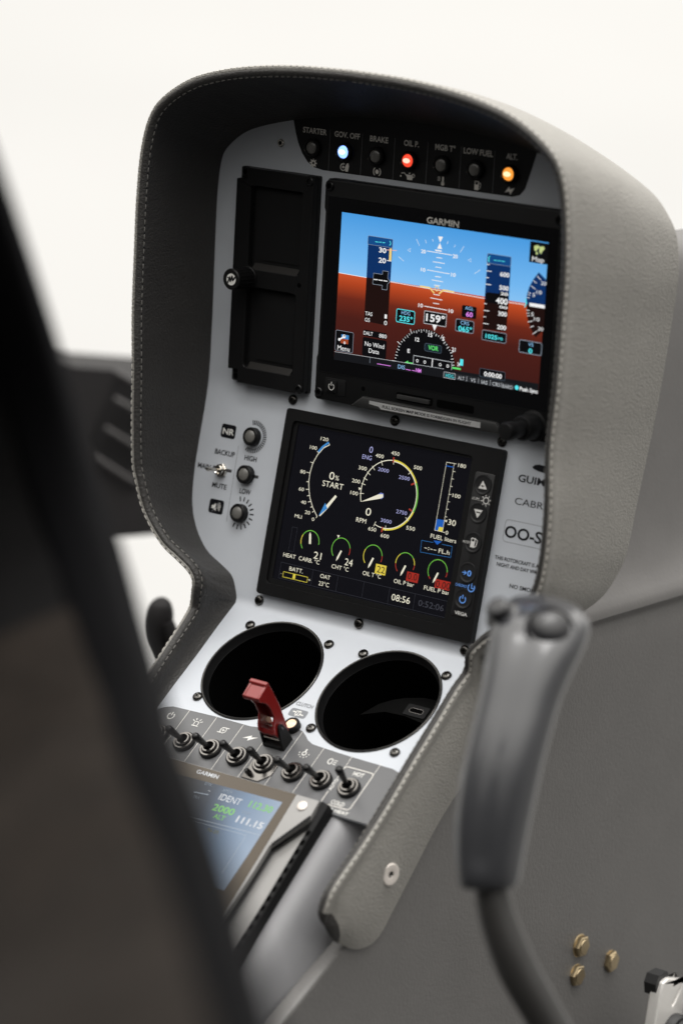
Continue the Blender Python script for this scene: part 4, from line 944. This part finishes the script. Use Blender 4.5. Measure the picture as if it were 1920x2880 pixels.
# ================================================================== switches
t = thing('toggle_switch', 'small bright metal toggle switch between the words MAIN, BACKUP and MUTE', 'toggle switch', F2(-152.6, -55.1, 0))
m = MB().use('chrome'); m.lathe([(4.6, 0), (4.6, 1.8), (4.2, 2.2)], 6, Matrix.Rotation(.3, 4, 'Z')); m.lathe([(3.2, 2.2), (3.2, 4.2), (2.6, 4.6), (1.6, 3.6)], 20); m.build('nut', t, 30)
m = MB().use('chrome'); m.tube([(0, 0, 3), (.1, 0, 8), (.2, 0, 15), (.2, 0, 16.2)], [1.1, 1.0, 1.45, .9], 14); m.build('lever', t, 50)
def toggle(label, x, dv, group='row of black bat-handle toggle switches'):
    t = thing('toggle_switch', label, 'toggle switch', F3(x, -111.6, .15), group)
    s = MB().use('black_satin'); s.lathe([(7.1, 0), (7.1, 2.0), (6.6, 2.5), (6.2, 2.5)], 36, cap=False); s.use('dark_chrome'); s.lathe([(6.4, 2.4), (6.2, 2.95), (5.3, 2.95), (5.0, 2.3), (4.7, 2.2)], 36, cap=False); s.build('washer', t, 40)
    s = MB().use('black_metal'); s.lathe([(4.9, 2.1), (4.6, 3.2), (4.4, 3.2)], 30, cap=False); s.use('dark_chrome'); s.lathe([(4.5, 3.1), (4.3, 4.4), (3.4, 4.5), (3.0, 3.4)], 30, cap=False); s.use('dark_void'); s.lathe([(3.0, 3.4), (.1, 3.2)], 24); s.build('bushing', t, 40)
    s = MB().use('black_metal'); tip = Vector((random.uniform(-.4, .4), dv, 20.4)); P = [Vector((0, 0, 2)).lerp(tip, k) for k in (0, .2, .5, .8, .93, .985, 1)]; s.tube(P, [1.5, 1.55, 1.9, 2.45, 2.45, 1.8, .8], 18); s.build('lever', t, 60)
    return t
for x, lb, dv in ((-108.2,'black toggle switch below the power symbol, half lost in the dark foreground blur',-6),(-87.2,'black toggle switch below the beacon symbol, above the word PUMP',-5.6),(-66.5,'black toggle switch below the fuel pump circle symbol',-5.6),(-45.5,'black toggle switch below the white lightning symbol',-5.4),(-25.1,'black toggle switch directly below the red guard, on a bright keyed plate',-4.6),(-3.1,'black toggle switch below the light bulb symbol',-6.4),(18.1,'black toggle switch below the headlight symbol',-6.0),(38.9,'black toggle switch framed by the words HOT and COLD, standing upright',-.6)): 
    tt = toggle(lb, x, dv)
    if x == -25.1:
        s = MB().use('dark_chrome'); s.prism([(-9, 3), (9.5, 3), (9.5, -6), (3.5, -12.5), (-9, -12.5)], 0, .9, chamfer=.3); s.build('keyed_plate', tt, 30); s = MB().use('black_metal'); s.tube([(-5.2, -8.5, .8), (-4.8, -9.6, 4.5), (-4.6, -10, 6)], [1.7, 1.7, 1.0], 12); s.build('lock_pin', tt, 50)
CY = Matrix(((0, 0, 1, 0), (1, 0, 0, 0), (0, 1, 0, 0), (0, 0, 0, 1)))            # profile (up panel, out of panel) swept along x
t = thing('guarded_switch', 'raised red plastic guard hinged on a black bracket beside the word CLUTCH', 'guarded switch', F3(-26.6, -92.5, .15))
side = [(8.0, 45.0), (8.3, 38.5), (8.0, 25), (6.3, 12), (5.6, 6), (2.5, 3.6), (-3.6, 8.0), (-5.6, 14.5), (-4.0, 18.2), (.6, 23.5), (1.0, 31), (-.6, 37), (-4.0, 41.4), (-3.6, 44.3), (4.6, 45.6)]
m = MB().use('red_plastic')
m.prism(side, -6.3, -4.9, CY, bottom=True); m.prism(side, 4.9, 6.3, CY, bottom=True)
m.prism([(8.0, 45), (8.3, 38.5), (8.0, 25), (6.8, 14.5), (5.3, 14.6), (6.4, 25), (6.7, 38), (5.6, 44)], -4.9, 4.9, CY, bottom=True)
m.prism([(5.0, 45.3), (-3.6, 44.2), (-4.0, 41.6), (-2.6, 40.6), (-2.2, 42.3), (5.2, 43.4)], -4.9, 4.9, CY, bottom=True)
m.prism([(8.2, 45.1), (7.9, 46.9), (5.7, 46.9), (4.8, 45.3)], -6.4, 6.4, CY, bottom=True)
m.prism([(-3.3, 15), (-4.9, 12), (-3.2, 8.2), (-1.6, 9.5)], -4.9, 4.9, CY, bottom=True)
o = m.build('guard', t, 30); md = o.modifiers.new('bevel', 'BEVEL'); md.width = .00035; md.segments = 2; md.limit_method = 'ANGLE'
m = MB().use('black_satin'); ear = [(4.0, 0), (3.8, 9.5), (2.2, 15.5), (.4, 17.4), (-1.7, 16.4), (-4.6, 9), (-6.4, 0)]
m.prism(ear, 6.5, 8.0, CY, bottom=True); m.prism(ear, -8.0, -6.5, CY, bottom=True); m.prism([(4, 0), (4, 3), (-6.4, 3), (-6.4, 0)], -6.5, 6.5, CY, bottom=True); o = m.build('bracket', t, 30); md = o.modifiers.new('bevel', 'BEVEL'); md.width = .0004; md.segments = 2; md.limit_method = 'ANGLE'
m = MB().use('chrome'); m.tube([(-6.4, .4, 13.6), (6.4, .4, 13.6)], .8, 12); m.tube([(-6, -3.9, 7.0), (6.6, -3.9, 7.0)], .55, 10); m.build('hinge_pin', t, 50)
m = MB().use('black_metal'); m.lathe([(1.2, 0), (1.0, .5)], 14, Matrix.Translation((8.0, .4, 13.6)) @ Matrix.Rotation(math.radians(90), 4, 'Y')); m.build('rivet', t, 50)
# ================================================================== blank twin-window instrument
t = thing('standby_instrument', 'matt black rectangular unit with two dark recessed windows and a side knob', 'instrument', F1())
m = MB().use('black_satin')
outl = [(-154, -62.6), (-146, -62.6), (-146, -70.6), (-95.2, -70.6), (-93.2, -68.6), (-93.2, 63), (-95.2, 65.2), (-146, 65.2), (-146, 57.8), (-154, 57.8)]
wU, wL = rrect(-141.8, 2.6, -101.0, 54.6, 2.6), rrect(-141.8, -60.2, -102.4, -9.0, 2.6)
m.plate(outl, [wU, wL], 1.5, 8, None); m.prism(rrect(-154, -70.6, -93, 65.2, 1.2), 0, 3.6)
o = m.build('frame', t, 30); md = o.modifiers.new('bevel', 'BEVEL'); md.width = .0005; md.segments = 2; md.limit_method = 'ANGLE'
for q in ((-141.8, 2.6, -101.0, 54.6), (-141.8, -60.2, -102.4, -9.0)):
    m = MB().use('black_matt'); m.flat(rrect(*q, 2.6), 3.75); m.prism(rrect(q[0] + 8, q[1] + 6, q[2] - 1.5, q[3] - 1.5, 1), 3.6, 4.4); pn = m.build('window_pane', t, 30)
    m = MB().use('sill_edge'); m.add([(q[0] + 3, q[1], 7.6), (q[2] - 2, q[1], 7.6), (q[2] - 2, q[1] + 3.6, 4.5), (q[0] + 3, q[1] + 3.6, 4.5)], [(0, 1, 2, 3)]); m.build('window_sill', pn, 0)
c0 = None
for x, y in ((-149.5, 62.0), (-96.4, 61.9), (-149.4, -67.2), (-96.5, -67.5)):
    if c0 is None: c0 = cap_screw_mb().build('screw', t, 40); c0.location = (x * S, y * S, 3.7 * S)
    else: c = c0.copy(); col.objects.link(c); c.parent = t; c.location = (x * S, y * S, (7.4 if x > -100 else 3.7) * S)
m = MB().use('dark_void'); m.lathe([(1.5, 0), (1.4, .1)], 16, Matrix.Translation((-100.4, -2.9, 8.0))); m.build('light_sensor', t)
m = MB().use('black_satin'); prof = [(6.9, 8), (6.9, 9), (6.3, 9.4), (6.3, 22.5), (6.7, 23), (6.7, 24.6), (6.0, 25.4)]
m.lathe(prof, 36, Matrix.Translation((-140.8, -3, 0)))
for k in range(18): a = 2 * math.pi * k / 18; m.tube([(-140.8 + 6.3 * math.cos(a), -3 + 6.3 * math.sin(a), 9.6), (-140.8 + 6.3 * math.cos(a), -3 + 6.3 * math.sin(a), 22.5)], .35, 6)
kb = m.build('knob', t, 40)
m = MB().use('paper'); m.flat(circ(-140.4, -3, 3.7, 32), 25.45); m.use('ink'); m.line([(-142.9, -5.2), (-141.6, -1.6), (-141.0, -4.4), (-139.7, -.9), (-139.1, -3.6), (-137.2, -1.2)], 1.1, 25.5); m.line([(-143.6, -2.0), (-141.2, -2.6)], .7, 25.5); m.build('emblem', kb, 0)
# ================================================================== flight display
t = thing('flight_display', 'large landscape flight screen glowing blue sky over brown ground in a black bezel', 'flight display', F1())
m = MB().use('black_satin'); m.prism([(-84.6, -69.8), (-83, -71.6), (90.5, -71.6), (92, -70), (92, 64), (90.5, 65.6), (-76, 65.6), (-82.5, 65.4), (-84.8, 63), (-84.8, 47.5), (-83.8, 45), (-83.8, -43), (-84.6, -45.5)], 0, 7.9, chamfer=1.6); m.build('bezel', t, 30)
m = MB().use('black_matt'); m.prism(rrect(-82.5, -54.4, 89.6, 55.6, 1.5), 7.6, 8.1, chamfer=.3); m.build('gasket', t, 30)
m = MB().use('glass_black'); m.flat(rrect(-81, -53, 88.2, 55, 1), 8.16); m.build('cover_glass', t, 0)
m = MB().use('sky_display'); m.flat([(-70.2, 8.9), (81.5, 8.9), (81.5, 46.3), (-70.2, 46.3)], 8.2); m.use('ground_display'); m.flat([(-70.2, -43.2), (81.5, -43.2), (81.5, 8.9), (-70.2, 8.9)], 8.2)
m.marks(PFD_MARKS, 8.2, .03, 'e_'); m.build('screen', t, 0)
m = MB().use('legend'); m.text('GARMIN', 5.4, 49.2, 23.6, 3.7, 8.25, 1); m.build('maker_name', t, 0)
m = MB().use('black_matt'); m.prism(rrect(-76, -67, -60, -56.5, 1.5), 7.8, 8.4, chamfer=.3); m.use('black_satin'); m.prism(rrect(-74, -65.3, -66.2, -57.6, .8), 8.2, 9.2, chamfer=.3); m.use('print_white'); m.arc(-70.2, -61.8, 2.0, 125, 415, .5, 9.25); m.line([(-70.2, -61.2), (-70.2, -58.8)], .55, 9.26); m.build('power_button', t, 30)
c0 = None
for x, y in ((-80.6, 61), (-80.5, -66.8), (88.0, 60)):
    if c0 is None: c0 = cap_screw_mb(3.0).build('screw', t, 40); c0.location = (x * S, y * S, 7.4 * S)
    else: c = c0.copy(); col.objects.link(c); c.parent = t; c.location = (x * S, y * S, 7.4 * S)
m = MB().use('dark_void'); m.flat(circ(-46.6, -59.6, 1.4, 16), 8.0); m.build('light_sensor', t, 0)
for x0, full_ in ((-20.8, 1), (9.6, 0)):
    m = MB().use('dark_void'); m.flat(rrect(x0 - .6, -62.4, x0 + 26.8, -57.6, 1.2), 8.0)
    if full_: m.use('black_rail'); m.prism(rrect(x0 + .6, -61.6, x0 + 25, -58.8, .4), 8.0, 9.4, chamfer=.3)
    m.build('card_slot', t, 30)
m = MB().use('black_rail'); m.prism([(-54.5, -71.3), (58, -71.3), (58, -68), (54, -64.4), (-45.5, -64.0)], 7.6, 11, chamfer=1.2); m.build('hand_rest', t, 30)
m = MB().use('silver_label'); m.flat([(-39.2, -69.6), (43.8, -69.4), (43.8, -65.9), (-39.2, -65.5)], 11.06); m.use('ink'); m.text('FULL SCREEN MAP MODE IS FORBIDDEN IN FLIGHT', 4.0, -67.7, 66, 1.7, 11.1, 1); m.use('black_rail'); m.flat([(-39.2, -69.6), (-30, -69.6), (-32, -68.2), (-39.2, -67.6)], 11.09); m.build('placard', t, 0)
T = Matrix.Translation((80, -62.6, 0)); m = MB().use('black_satin'); m.lathe([(9.4, 7.9), (9.4, 9), (7.8, 9.6), (7.6, 20.5), (6.8, 21.6), (5.6, 21.8)], 36, T); m.build('outer_knob', t, 40); m = MB().use('black_satin'); m.lathe([(4.9, 21.5), (4.9, 31), (5.6, 31.6), (5.6, 37), (4.7, 38.3), (1, 38.6)], 32, T); m.build('inner_knob', t, 40)
# ================================================================== engine display
t = thing('engine_display', 'dark engine monitor with round dials, fuel bar and a column of rubber keys', 'engine display', F2())
m = MB().use('black_satin'); win = rrect(-99.8, -117.8, 38.2, -14.8, 3); m.plate(rrect(-106.0, -125.4, 58.6, -7.7, 2), [win], 0, 5); o = m.build('bezel', t, 30); md = o.modifiers.new('bevel', 'BEVEL'); md.width = .0008; md.segments = 3; md.limit_method = 'ANGLE'; md.angle_limit = .9
m = MB().use('black_satin'); m.plate(rrect(-99.7, -117.7, 38.1, -14.9, 3), [rrect(-96.6, -114.6, 36.2, -16.6, 1.2)], 2.3, 3.3); m.build('window_lip', t, 30)
m = MB().use('emu_glass'); m.flat(rrect(-99.5, -117.5, 38, -15, 2), 2.5); m.marks(EMU_MARKS, 2.55, .03, 'e_'); m.build('screen', t, 0)
m = MB().use('pad_rubber'); m.prism(rrect(41.2, -110.9, 56.2, -23.2, 2), 4.8, 5.3, chamfer=.3); kp = m.build('keypad', t, 40)
m = MB().use('gunmetal'); p = rrect(41.0, -111.1, 56.4, -23.0, 2.1); m.line(p + [p[0]], .22, 5.06); m.build('keypad_rim', kp, 0)
for y in (-30.6, -47.6, -65.6, -84.0, -99.8):
    m = MB().use('pad_rubber'); T = Matrix.Translation((48.6, y, 0)); m.lathe([(6.4, 5.25), (6.1, 5.9), (5.5, 6.0), (5.0, 5.7), (4.4, 5.65), (.5, 5.75)], 32, T); m.build('key', kp, 50)
m = MB(); m.marks(PAD_MARKS, 5.95, .03); m.build('key_legends', kp, 0)
# ================================================================== second, lower navigator
t = thing('navigator', 'lower navigator screen with pale bezel, washed out blue by the sky, half behind the foreground', 'navigator', F4())
m = MB().use('nav_bezel'); m.prism([(-110, 0), (31.6, -.6), (32, -13.6), (17.4, -37), (16.4, -112), (-110, -112)], -9, 0, chamfer=.5); m.build('bezel', t, 30)
m = MB().use('nav_bezel'); m.prism([(16, -20), (33.5, -8), (34.5, -112), (15, -112)], -12, -5.5, chamfer=.4); m.use('black_matt'); m.line([(32.4, -1), (32.6, -14), (18.0, -37.4), (17.0, -112)], 2.6, -3.2); m.line([(32.2, -12), (18.5, -36)], 2.0, .05); m.build('bezel_step', t, 30)
m = MB().use('black_matt'); m.prism([(32.4, 0), (38.5, -1), (38.5, -112), (34.5, -112), (34.5, -16)], -10, -.6, chamfer=.5); m.use('dark_void')
for k in range(13): m.prism(rrect(34.9, -24 - k * 6.6, 37.9, -20.6 - k * 6.6, .5), -1, -.5)
m.build('edge_rail', t, 30)
m = MB().use('nav_glass'); m.prism([(-108, -.6), (15, -.9), (15.4, -110), (-108, -110)], -.4, .25, chamfer=.15); m.build('cover_glass', t, 30)
m = MB().use('nav_display_sky_sheen'); m.flat([(-100, -10), (9.1, -8.3), (6.8, -72), (-100, -72)], .3)
Q = lambda s, x, y, w_, c, cap, b=0: (m.use('e_' + c), m.text(s, x, y, w_, c and cap, .4, b))
Q('DTK', -45.5, -10.4, 5.2, 'n_dim', 1.9); Q('XPDR', -30.2, -11.4, 7.6, 'n_dim', 1.9); Q('IDENT', -25.2, -16.0, 16.2, 'n_white', 4.2, 0); Q('2000', -25.4, -23.4, 15.8, 'n_green', 4.4, 1); Q('ALT', -25.2, -28.8, 8.2, 'n_green', 3.0, 1)
Q('NAV1', -10, -10.2, 6.4, 'n_dim', 1.8); Q('112.30', -2.6, -15.0, 17, 'n_green', 4.4, 1); Q('BUPNG', -9, -18.4, 10, 'n_white', 2.0, 1) if False else None
Q('STBY', -9.6, -21.6, 6.8, 'n_dim', 1.8); Q('111.15', -3.6, -26.6, 19.5, 'n_white', 4.4, 1); Q('DBL', -13, -18.6, 7, 'n_white', 1.6, 0) if False else None
Q('°', -42.5, -15, 1.6, 'n_white', 1.6); Q('TRK', -48, -20.6, 5, 'n_dim', 1.8); Q('N-25', -23.4, -38.4, 8, 'n_yellow', 2.2)
m.use('e_n_line'); m.line([(-52, -17.8), (-41.4, -17.0)], .6, .4); m.line([(-70, -34.5), (8.0, -32.6)], .5, .4); m.line([(-70, -36.3), (-.9, -35.2), (-1.2, -62)], .35, .4)
m.build('screen', t, 0)
m = MB().use('e_n_white'); m.text('GARMIN', -50.4, -4.2, 16.6, 2.6, .32, 1); m.build('maker_name', t, 0)
m = MB().use('snap_metal'); m.lathe([(3.3, 0), (3.2, .7), (2.6, 1.0)], 24, Matrix.Translation((23, -7, 0))); m.build('round_button', t, 50)
# ================================================================== console shell and side body
t = thing('console_shell', 'smooth pale metallic console cover rounding over below the switches', 'console cover', W0)
prof = [(-130, -14), (16, -14), (28, -12), (36, -9), (43, -9.8), (49, -13.5), (54, -20), (58.5, -30), (62, -44), (65, -75), (67.4, -130)]
rows = []
pc = catmull([(a, 0, b) for a, b in prof], 4)
for y, dn in ((4.0, -8), (2.6, -2.5), (0, 0), (-30, 0), (-70, 1), (-110, 0), (-140, -6), (-160, -20), (-172, -45)):
    rows.append([L4 @ Vector((p[0], y, p[2] + dn)) for p in pc])
m = MB().use('shell_metal'); m.grid(rows); m.build('shell', t, 60, 1)
t = thing('centre_console', 'large grey pebbled console side wall behind the control stick', 'console', W0)
prof = [(20, -199), (40, -199), (56, -200), (63, -203), (67, -209), (69, -218), (69.5, -240)]
low = [(-60, -700)]
m = MB().use('body_plastic')
seam = [(60, -200), (40, -203), (0, -214), (-16, -228), (-60, -288), (-100, -320), (-144, -346.5), (-208, -385), (-330, -458), (-420, -512)]
ys = [500, 380, 260, 150, 75, 60, 40, 0, -16, -60, -100, -144, -208, -330, -420]
rows = []
for y in ys:
    if y > 62: r = [Vector((x, y, z)) for x, z in prof]
    else:
        zt_ = np.interp(y, [p[0] for p in seam[::-1]], [p[1] for p in seam[::-1]]); r = [Vector((60 if k == 0 else 66 if k == 1 else 69 if k == 2 else 69.5, y, zt_ - (0, .3, 1.2, 3, 6, 10, 20)[k])) for k in range(7)]
    for z in (-340, -420, -520, -760): r.append(Vector((69.5 + (0 if z > -400 else 2 if z > -500 else 6), y, min(z, r[-1].z - 8))))
    rows.append(r)
m.grid(rows); m.build('side_wall', t, 50, 1)
t = thing('nose_bulkhead', 'grey textured bulkhead rising behind the right side of the hood', 'bulkhead', W0)
m = MB().use('bulkhead_plastic'); pr_ = [(20, 30), (38, 24), (46, 8), (49, -30), (50, -90), (52, -140), (56, -168), (64, -186), (72, -193), (72, -199)]
m.grid([[Vector((x - max(0, -y) * .25, y, z - (y < 70) * (70 - y) * .1)) for x, z in pr_] for y in (62, 80, 120, 200, 320, 520)]); m.build('panel_skin', t, 60, 1)
# brass bolts
def bolt_mb():
    s = MB().use('brass'); s.lathe([(6.7, -.3), (6.7, .9), (6.2, 1.3), (3, 1.3)], 32, cap=False); s.lathe([(6.3, 1.3), (6.3, 3.4), (5.5, 4.1)], 6, Matrix.Rotation(.35, 4, 'Z')); s.use('brass'); s.lathe([(4.2, 4.1), (3.9, 4.5), (3.2, 4.5)], 24); return s
GB = 'brass hex bolts on the console wall'
RX = Matrix.Rotation(math.radians(90), 4, 'Y')
b0 = None
for y, z, lb in ((98.8, -415.7, 'brass hex bolt, upper one of the close vertical pair'), (136.4, -435.8, 'brass hex bolt standing apart, nearest the bright pedal'), (96.2, -434.8, 'brass hex bolt, lower one of the close vertical pair')):
    fm = Matrix.Translation((70.6 * S, y * S, z * S)) @ RX @ Matrix.Rotation(random.uniform(0, .4), 4, 'Z') @ Matrix.Scale(1.16, 4)
    if b0 is None: b0 = bolt_mb().build('hex_bolt', None, 30, 0, fm); o = b0
    else: o = b0.copy(); col.objects.link(o); o.matrix_world = fm
    o['label'] = lb; o['category'] = 'bolt'; o['group'] = GB
# pedal bracket
t = thing('rudder_pedal', 'bright cast metal pedal bracket with a black bar at the bottom right corner', 'pedal', Matrix.Translation((0, .008, -.012)))
YZ = Matrix(((0, 0, 1, 0), (1, 0, 0, 0), (0, 1, 0, 0), (0, 0, 0, 1)))
m = MB().use('pedal_metal'); slot = [(130.5, -441), (133, -439), (140, -431.5), (141.5, -430), (140, -433.5), (134, -441), (131.5, -443)]
m.plate([(117.5, -423), (124, -421.5), (150, -430), (175, -442), (180, -500), (106, -500), (108, -468), (113.5, -432)], [slot], 112, 120, YZ); o = m.build('bracket', t, 30); md = o.modifiers.new('bevel', 'BEVEL'); md.width = .0015; md.segments = 3; md.limit_method = 'ANGLE'
m = MB().use('rubber'); m.lathe([(13, 0), (13, 6), (11.5, 8)], 32, Matrix.Translation((118, 133, -461)) @ RX, ); m.tube([(118, 133, -461), (190, 160, -470)], 10.5, 20); m.build('pedal_bar', t, 50)
m = MB().use('rubber'); m.prism([(113, -424), (116, -418.5), (126, -418), (128, -421), (122, -424), (115, -432)], 108, 117, YZ, bottom=True); m.prism([(146, -446), (160, -436), (180, -440), (180, -470), (155, -466)], 118, 128, YZ, bottom=True); m.build('rubber_pad', t, 40)
# ================================================================== control stick
GRIP = [(249.2,-276.8,-241,13),(249.0,-276.6,-236.9,15.8),(246.8,-273.6,-219.7,18.0),(245.3,-269.4,-200.3,19.6),(244.8,-264.1,-179.8,20.2),(245.2,-259.4,-163.5,20.4),(245.8,-254.8,-148.3,20.8),(246.9,-249.8,-133.1,22.4),(247.9,-245.7,-120.5,24.6),(247.4,-242.9,-109.2,25.0),(245.4,-242.1,-101.4,19.5),(243.2,-242.7,-96.6,10.5),(242.4,-243,-95.3,3)]
TUBE = [(249.5,-276.1,-233,8.2),(250.4,-276.1,-239,8.3),(254.1,-276.5,-250.6,9.2),(260.6,-275.6,-265.2,10.1),(269.0,-273.5,-280.7,10.5),(278.9,-270.2,-295.9,10.2),(289.6,-266.4,-311.4,9.6),(303.3,-260.7,-328.3,9),(330,-250,-360,9),(360,-238,-400,9)]
t = thing('control_stick', 'grey moulded cyclic grip with two buttons on a curved black tube, out of focus', 'control stick', W0)
def lean(p, k): s_ = 1 + .05 * k ** 2.2; q_ = CAM + (Vector(p[:3]) - CAM) * s_; return (q_.x, q_.y, q_.z) + ((float(p[3]) * s_,) if len(p) > 3 else ())
GRIP = [lean(p, i / (len(GRIP) - 1)) for i, p in enumerate(GRIP)]
m = MB().use('grip_plastic'); gp = catmull(GRIP, 3); rows = []
for i, p in enumerate(gp):
    row = []; k = i / (len(gp) - 1)
    for a in range(48):
        th = 2 * math.pi * a / 48; dx, dd = math.cos(th), math.sin(th)          # dx along picture right, dd away from viewer
        fl = 1 - (.11 * math.exp(-((th - 4.35) / .34) ** 2) + .03 * math.exp(-((th - 5.6) / .3) ** 2)) * (1 if .12 < k < .74 else 0)
        e = 2.5; rr = (abs(dx) ** e + abs(dd) ** e) ** (-1 / e); r_ = float(p[3]) * rr * fl
        row.append(Vector(p[:3]) + cr * dx * r_ + cf * dd * r_ * .86)
    rows.append(row)
m.grid(rows, True); m.add([tuple(v) for v in rows[-1]], [list(range(48))]); m.add([tuple(v) for v in rows[0]], [list(range(47, -1, -1))]); m.build('grip', t, 70, 1)
m = MB().use('tube_metal'); tp = catmull(TUBE, 4); m.tube([p[:3] for p in tp], [float(p[3]) for p in tp], 24); m.build('tube', t, 60)
nrm = (-cf * .86 + cu * .45 + cr * .12).normalized()
def at_btn(px, n_): q = n_.to_track_quat('Z', 'Y').to_matrix().to_4x4(); return Matrix.Translation(px) @ q
c_ = Vector((247.9, -245.7, -118)) - cf * 17 
bp_ = Vector(lean((259.5, -252.5, -109), .7)); m = MB().use('button_dark'); T = at_btn(bp_, nrm); m.lathe([(13.2, -4), (13.2, 1.5), (12, 2.3), (11.2, 1.2)], 36, T, cap=False); m.lathe([(11, .8), (9.6, 4.0), (6.6, 6.4), (2.5, 7.4), (.5, 7.5)], 36, T); m.build('push_button', t, 60)
n2 = (-cf * .62 + cu * .62 - cr * .45).normalized(); hp = Vector(lean((232.0, -253.6, -107.5), .72)); T = at_btn(hp - cf * 2, n2)
m = MB().use('button_dark'); m.lathe([(9.4, -9), (9.4, 1.5), (8.2, 2.6), (5.8, 3), (5.0, 7), (6.2, 7.8), (5.8, 9.4), (3.8, 10)], 32, T); m.build('trim_hat', t, 60)
# ================================================================== far left: door trim with vent, and a small lever
t = thing('door_trim', 'dark grey trim box with a slotted vent beyond the left edge of the hood', 'trim box', W0)
A = [Vector(p) for p in ((-520, 142, -126), (-431.7, 202.2, -127.1), (-416, 211, -135.7), (-360, 230, -150), (-360, 214, -238), (-410.3, 185.3, -248.0), (-450.3, 151.4, -262.0), (-545, 84, -285))]
far = lambda p: CAM + (Vector(p) - CAM) * 1.1
A = [far(p) for p in A]
m = MB().use('far_plastic'); off = Vector((-60, 110, -10)); n_ = len(A); m.add(A + [p + off for p in A], [list(range(n_))[::-1], [n_ + i for i in range(n_)]] + [(i, (i + 1) % n_, n_ + (i + 1) % n_, n_ + i) for i in range(n_)]); m.build('box', t, 30)
m = MB().use('far_edge')
fq = -cf * 3
for a, b in (((-431, 202, -128), (-392, 219, -147)), ((-421.6, 192, -146), (-395, 207, -160)), ((-426, 188, -168), (-398, 203, -184)), ((-432, 184, -190), (-404, 199, -207))): m.tube([far(a) + fq * 2, far(b) + fq * 2], 2.2, 8)
m.use('far_slot'); m.add([tuple(far(p) + fq) for p in ((-428, 200, -133), (-372, 224, -158), (-392, 208, -222), (-446, 180, -196))], [(0, 1, 2, 3)]); m.build('vent', t, 40)
t = thing('collective_lever', 'small dark blurred lever with rounded head left of the console cheek', 'lever', W0)
m = MB().use('far_plastic'); P = [(-279, 86, -253, 3), (-279.5, 86.5, -256, 7), (-280, 86, -263, 9.5), (-280, 84.5, -272, 9.8), (-279, 84, -281, 8.6), (-276, 84.5, -290, 6.8), (-271, 86, -303, 6), (-262, 90, -330, 6)]
pc = catmull(P, 3); m.tube([p[:3] for p in pc], [float(p[3]) for p in pc], 20); m.build('handle', t, 70)
m = MB().use('far_plastic'); m.tube([(-272, 84, -268), (-266, 87, -284), (-258, 92, -300)], [5, 6.5, 6], 16); m.build('guard', t, 70)
# ================================================================== blurred seat in the foreground
t = thing('seat_back', 'dark brown leather seat edged in black, blurred close to the lens on the left', 'seat', W0)
EDGE = [(229.1,-678.7,220.7,1.500), (253.9,-672.9,173.7,1.500), (251.6,-647.4,132.4,1.538), (239.6,-599.6,59.1,1.613), (250.2,-591.2,14.2,1.625), (276.3,-603.2,-7.9,1.600), (327.6,-646.2,-25.0,1.525), (380.3,-696.8,-27.1,1.438), (446.1,-762.5,-26.7,1.325), (536.3,-847.5,-24.0,1.175), (607.4,-912.4,-35.1,1.062), (633.5,-934.3,-46.4,1.025)]
m = MB().use('seat_trim'); rows = []; ec = catmull(EDGE, 4)
def seat_frame(i):
    p = Vector(ec[i][:3]); T_ = Vector((ec[min(i + 1, len(ec) - 1)] - ec[max(i - 1, 0)])[:3]).normalized(); sd = T_.cross(cf).normalized()
    return p, float(ec[i][3]), -sd if sd.dot(cr) > 0 else sd
for i in range(len(ec)):
    p, q_, sd = seat_frame(i); wd = 16 * q_
    rows.append([p + sd * wd + cf * 60, p + sd * 1 + cf * 60, p + cf * 25, p + sd * .6 + cf * 4, p + sd * 3.5 - cf * 2, p + sd * 8 - cf * 4, p + sd * wd - cf * 2, p + sd * (wd + 3) + cf * 6])
m.grid(rows); m.build('edge_trim', t, 60, 1)
for nm_, mt_, k0, k1 in (('side_bolster', 'seat_trim2', 0, .62), ('cushion', 'seat_leather', .5, 1)):
  m = MB().use(mt_); rows = []
  for i in range(int(k0 * (len(ec) - 1)), int(k1 * (len(ec) - 1)) + 1):
    k = i / (len(ec) - 1); p, q_, sd = seat_frame(i); wd = 15 * q_; kk = max(0, min(1, (k - .45) / .25))
    if nm_ == 'side_bolster': kk = -.3
    rows.append([p + sd * (wd + 150 * s_) - cf * ((4 + 16 * kk) * math.sin(math.pi * min(1, s_ * 1.6 + .05)) + 5 * kk * math.sin(k * 90 + s_ * 9) * math.sin(math.pi * min(1, s_ * 2))) + cf * 2 for s_ in (0, .04, .1, .2, .35, .55, .8, 1)])
  m.grid(rows); m.build(nm_, t, 70, 1)
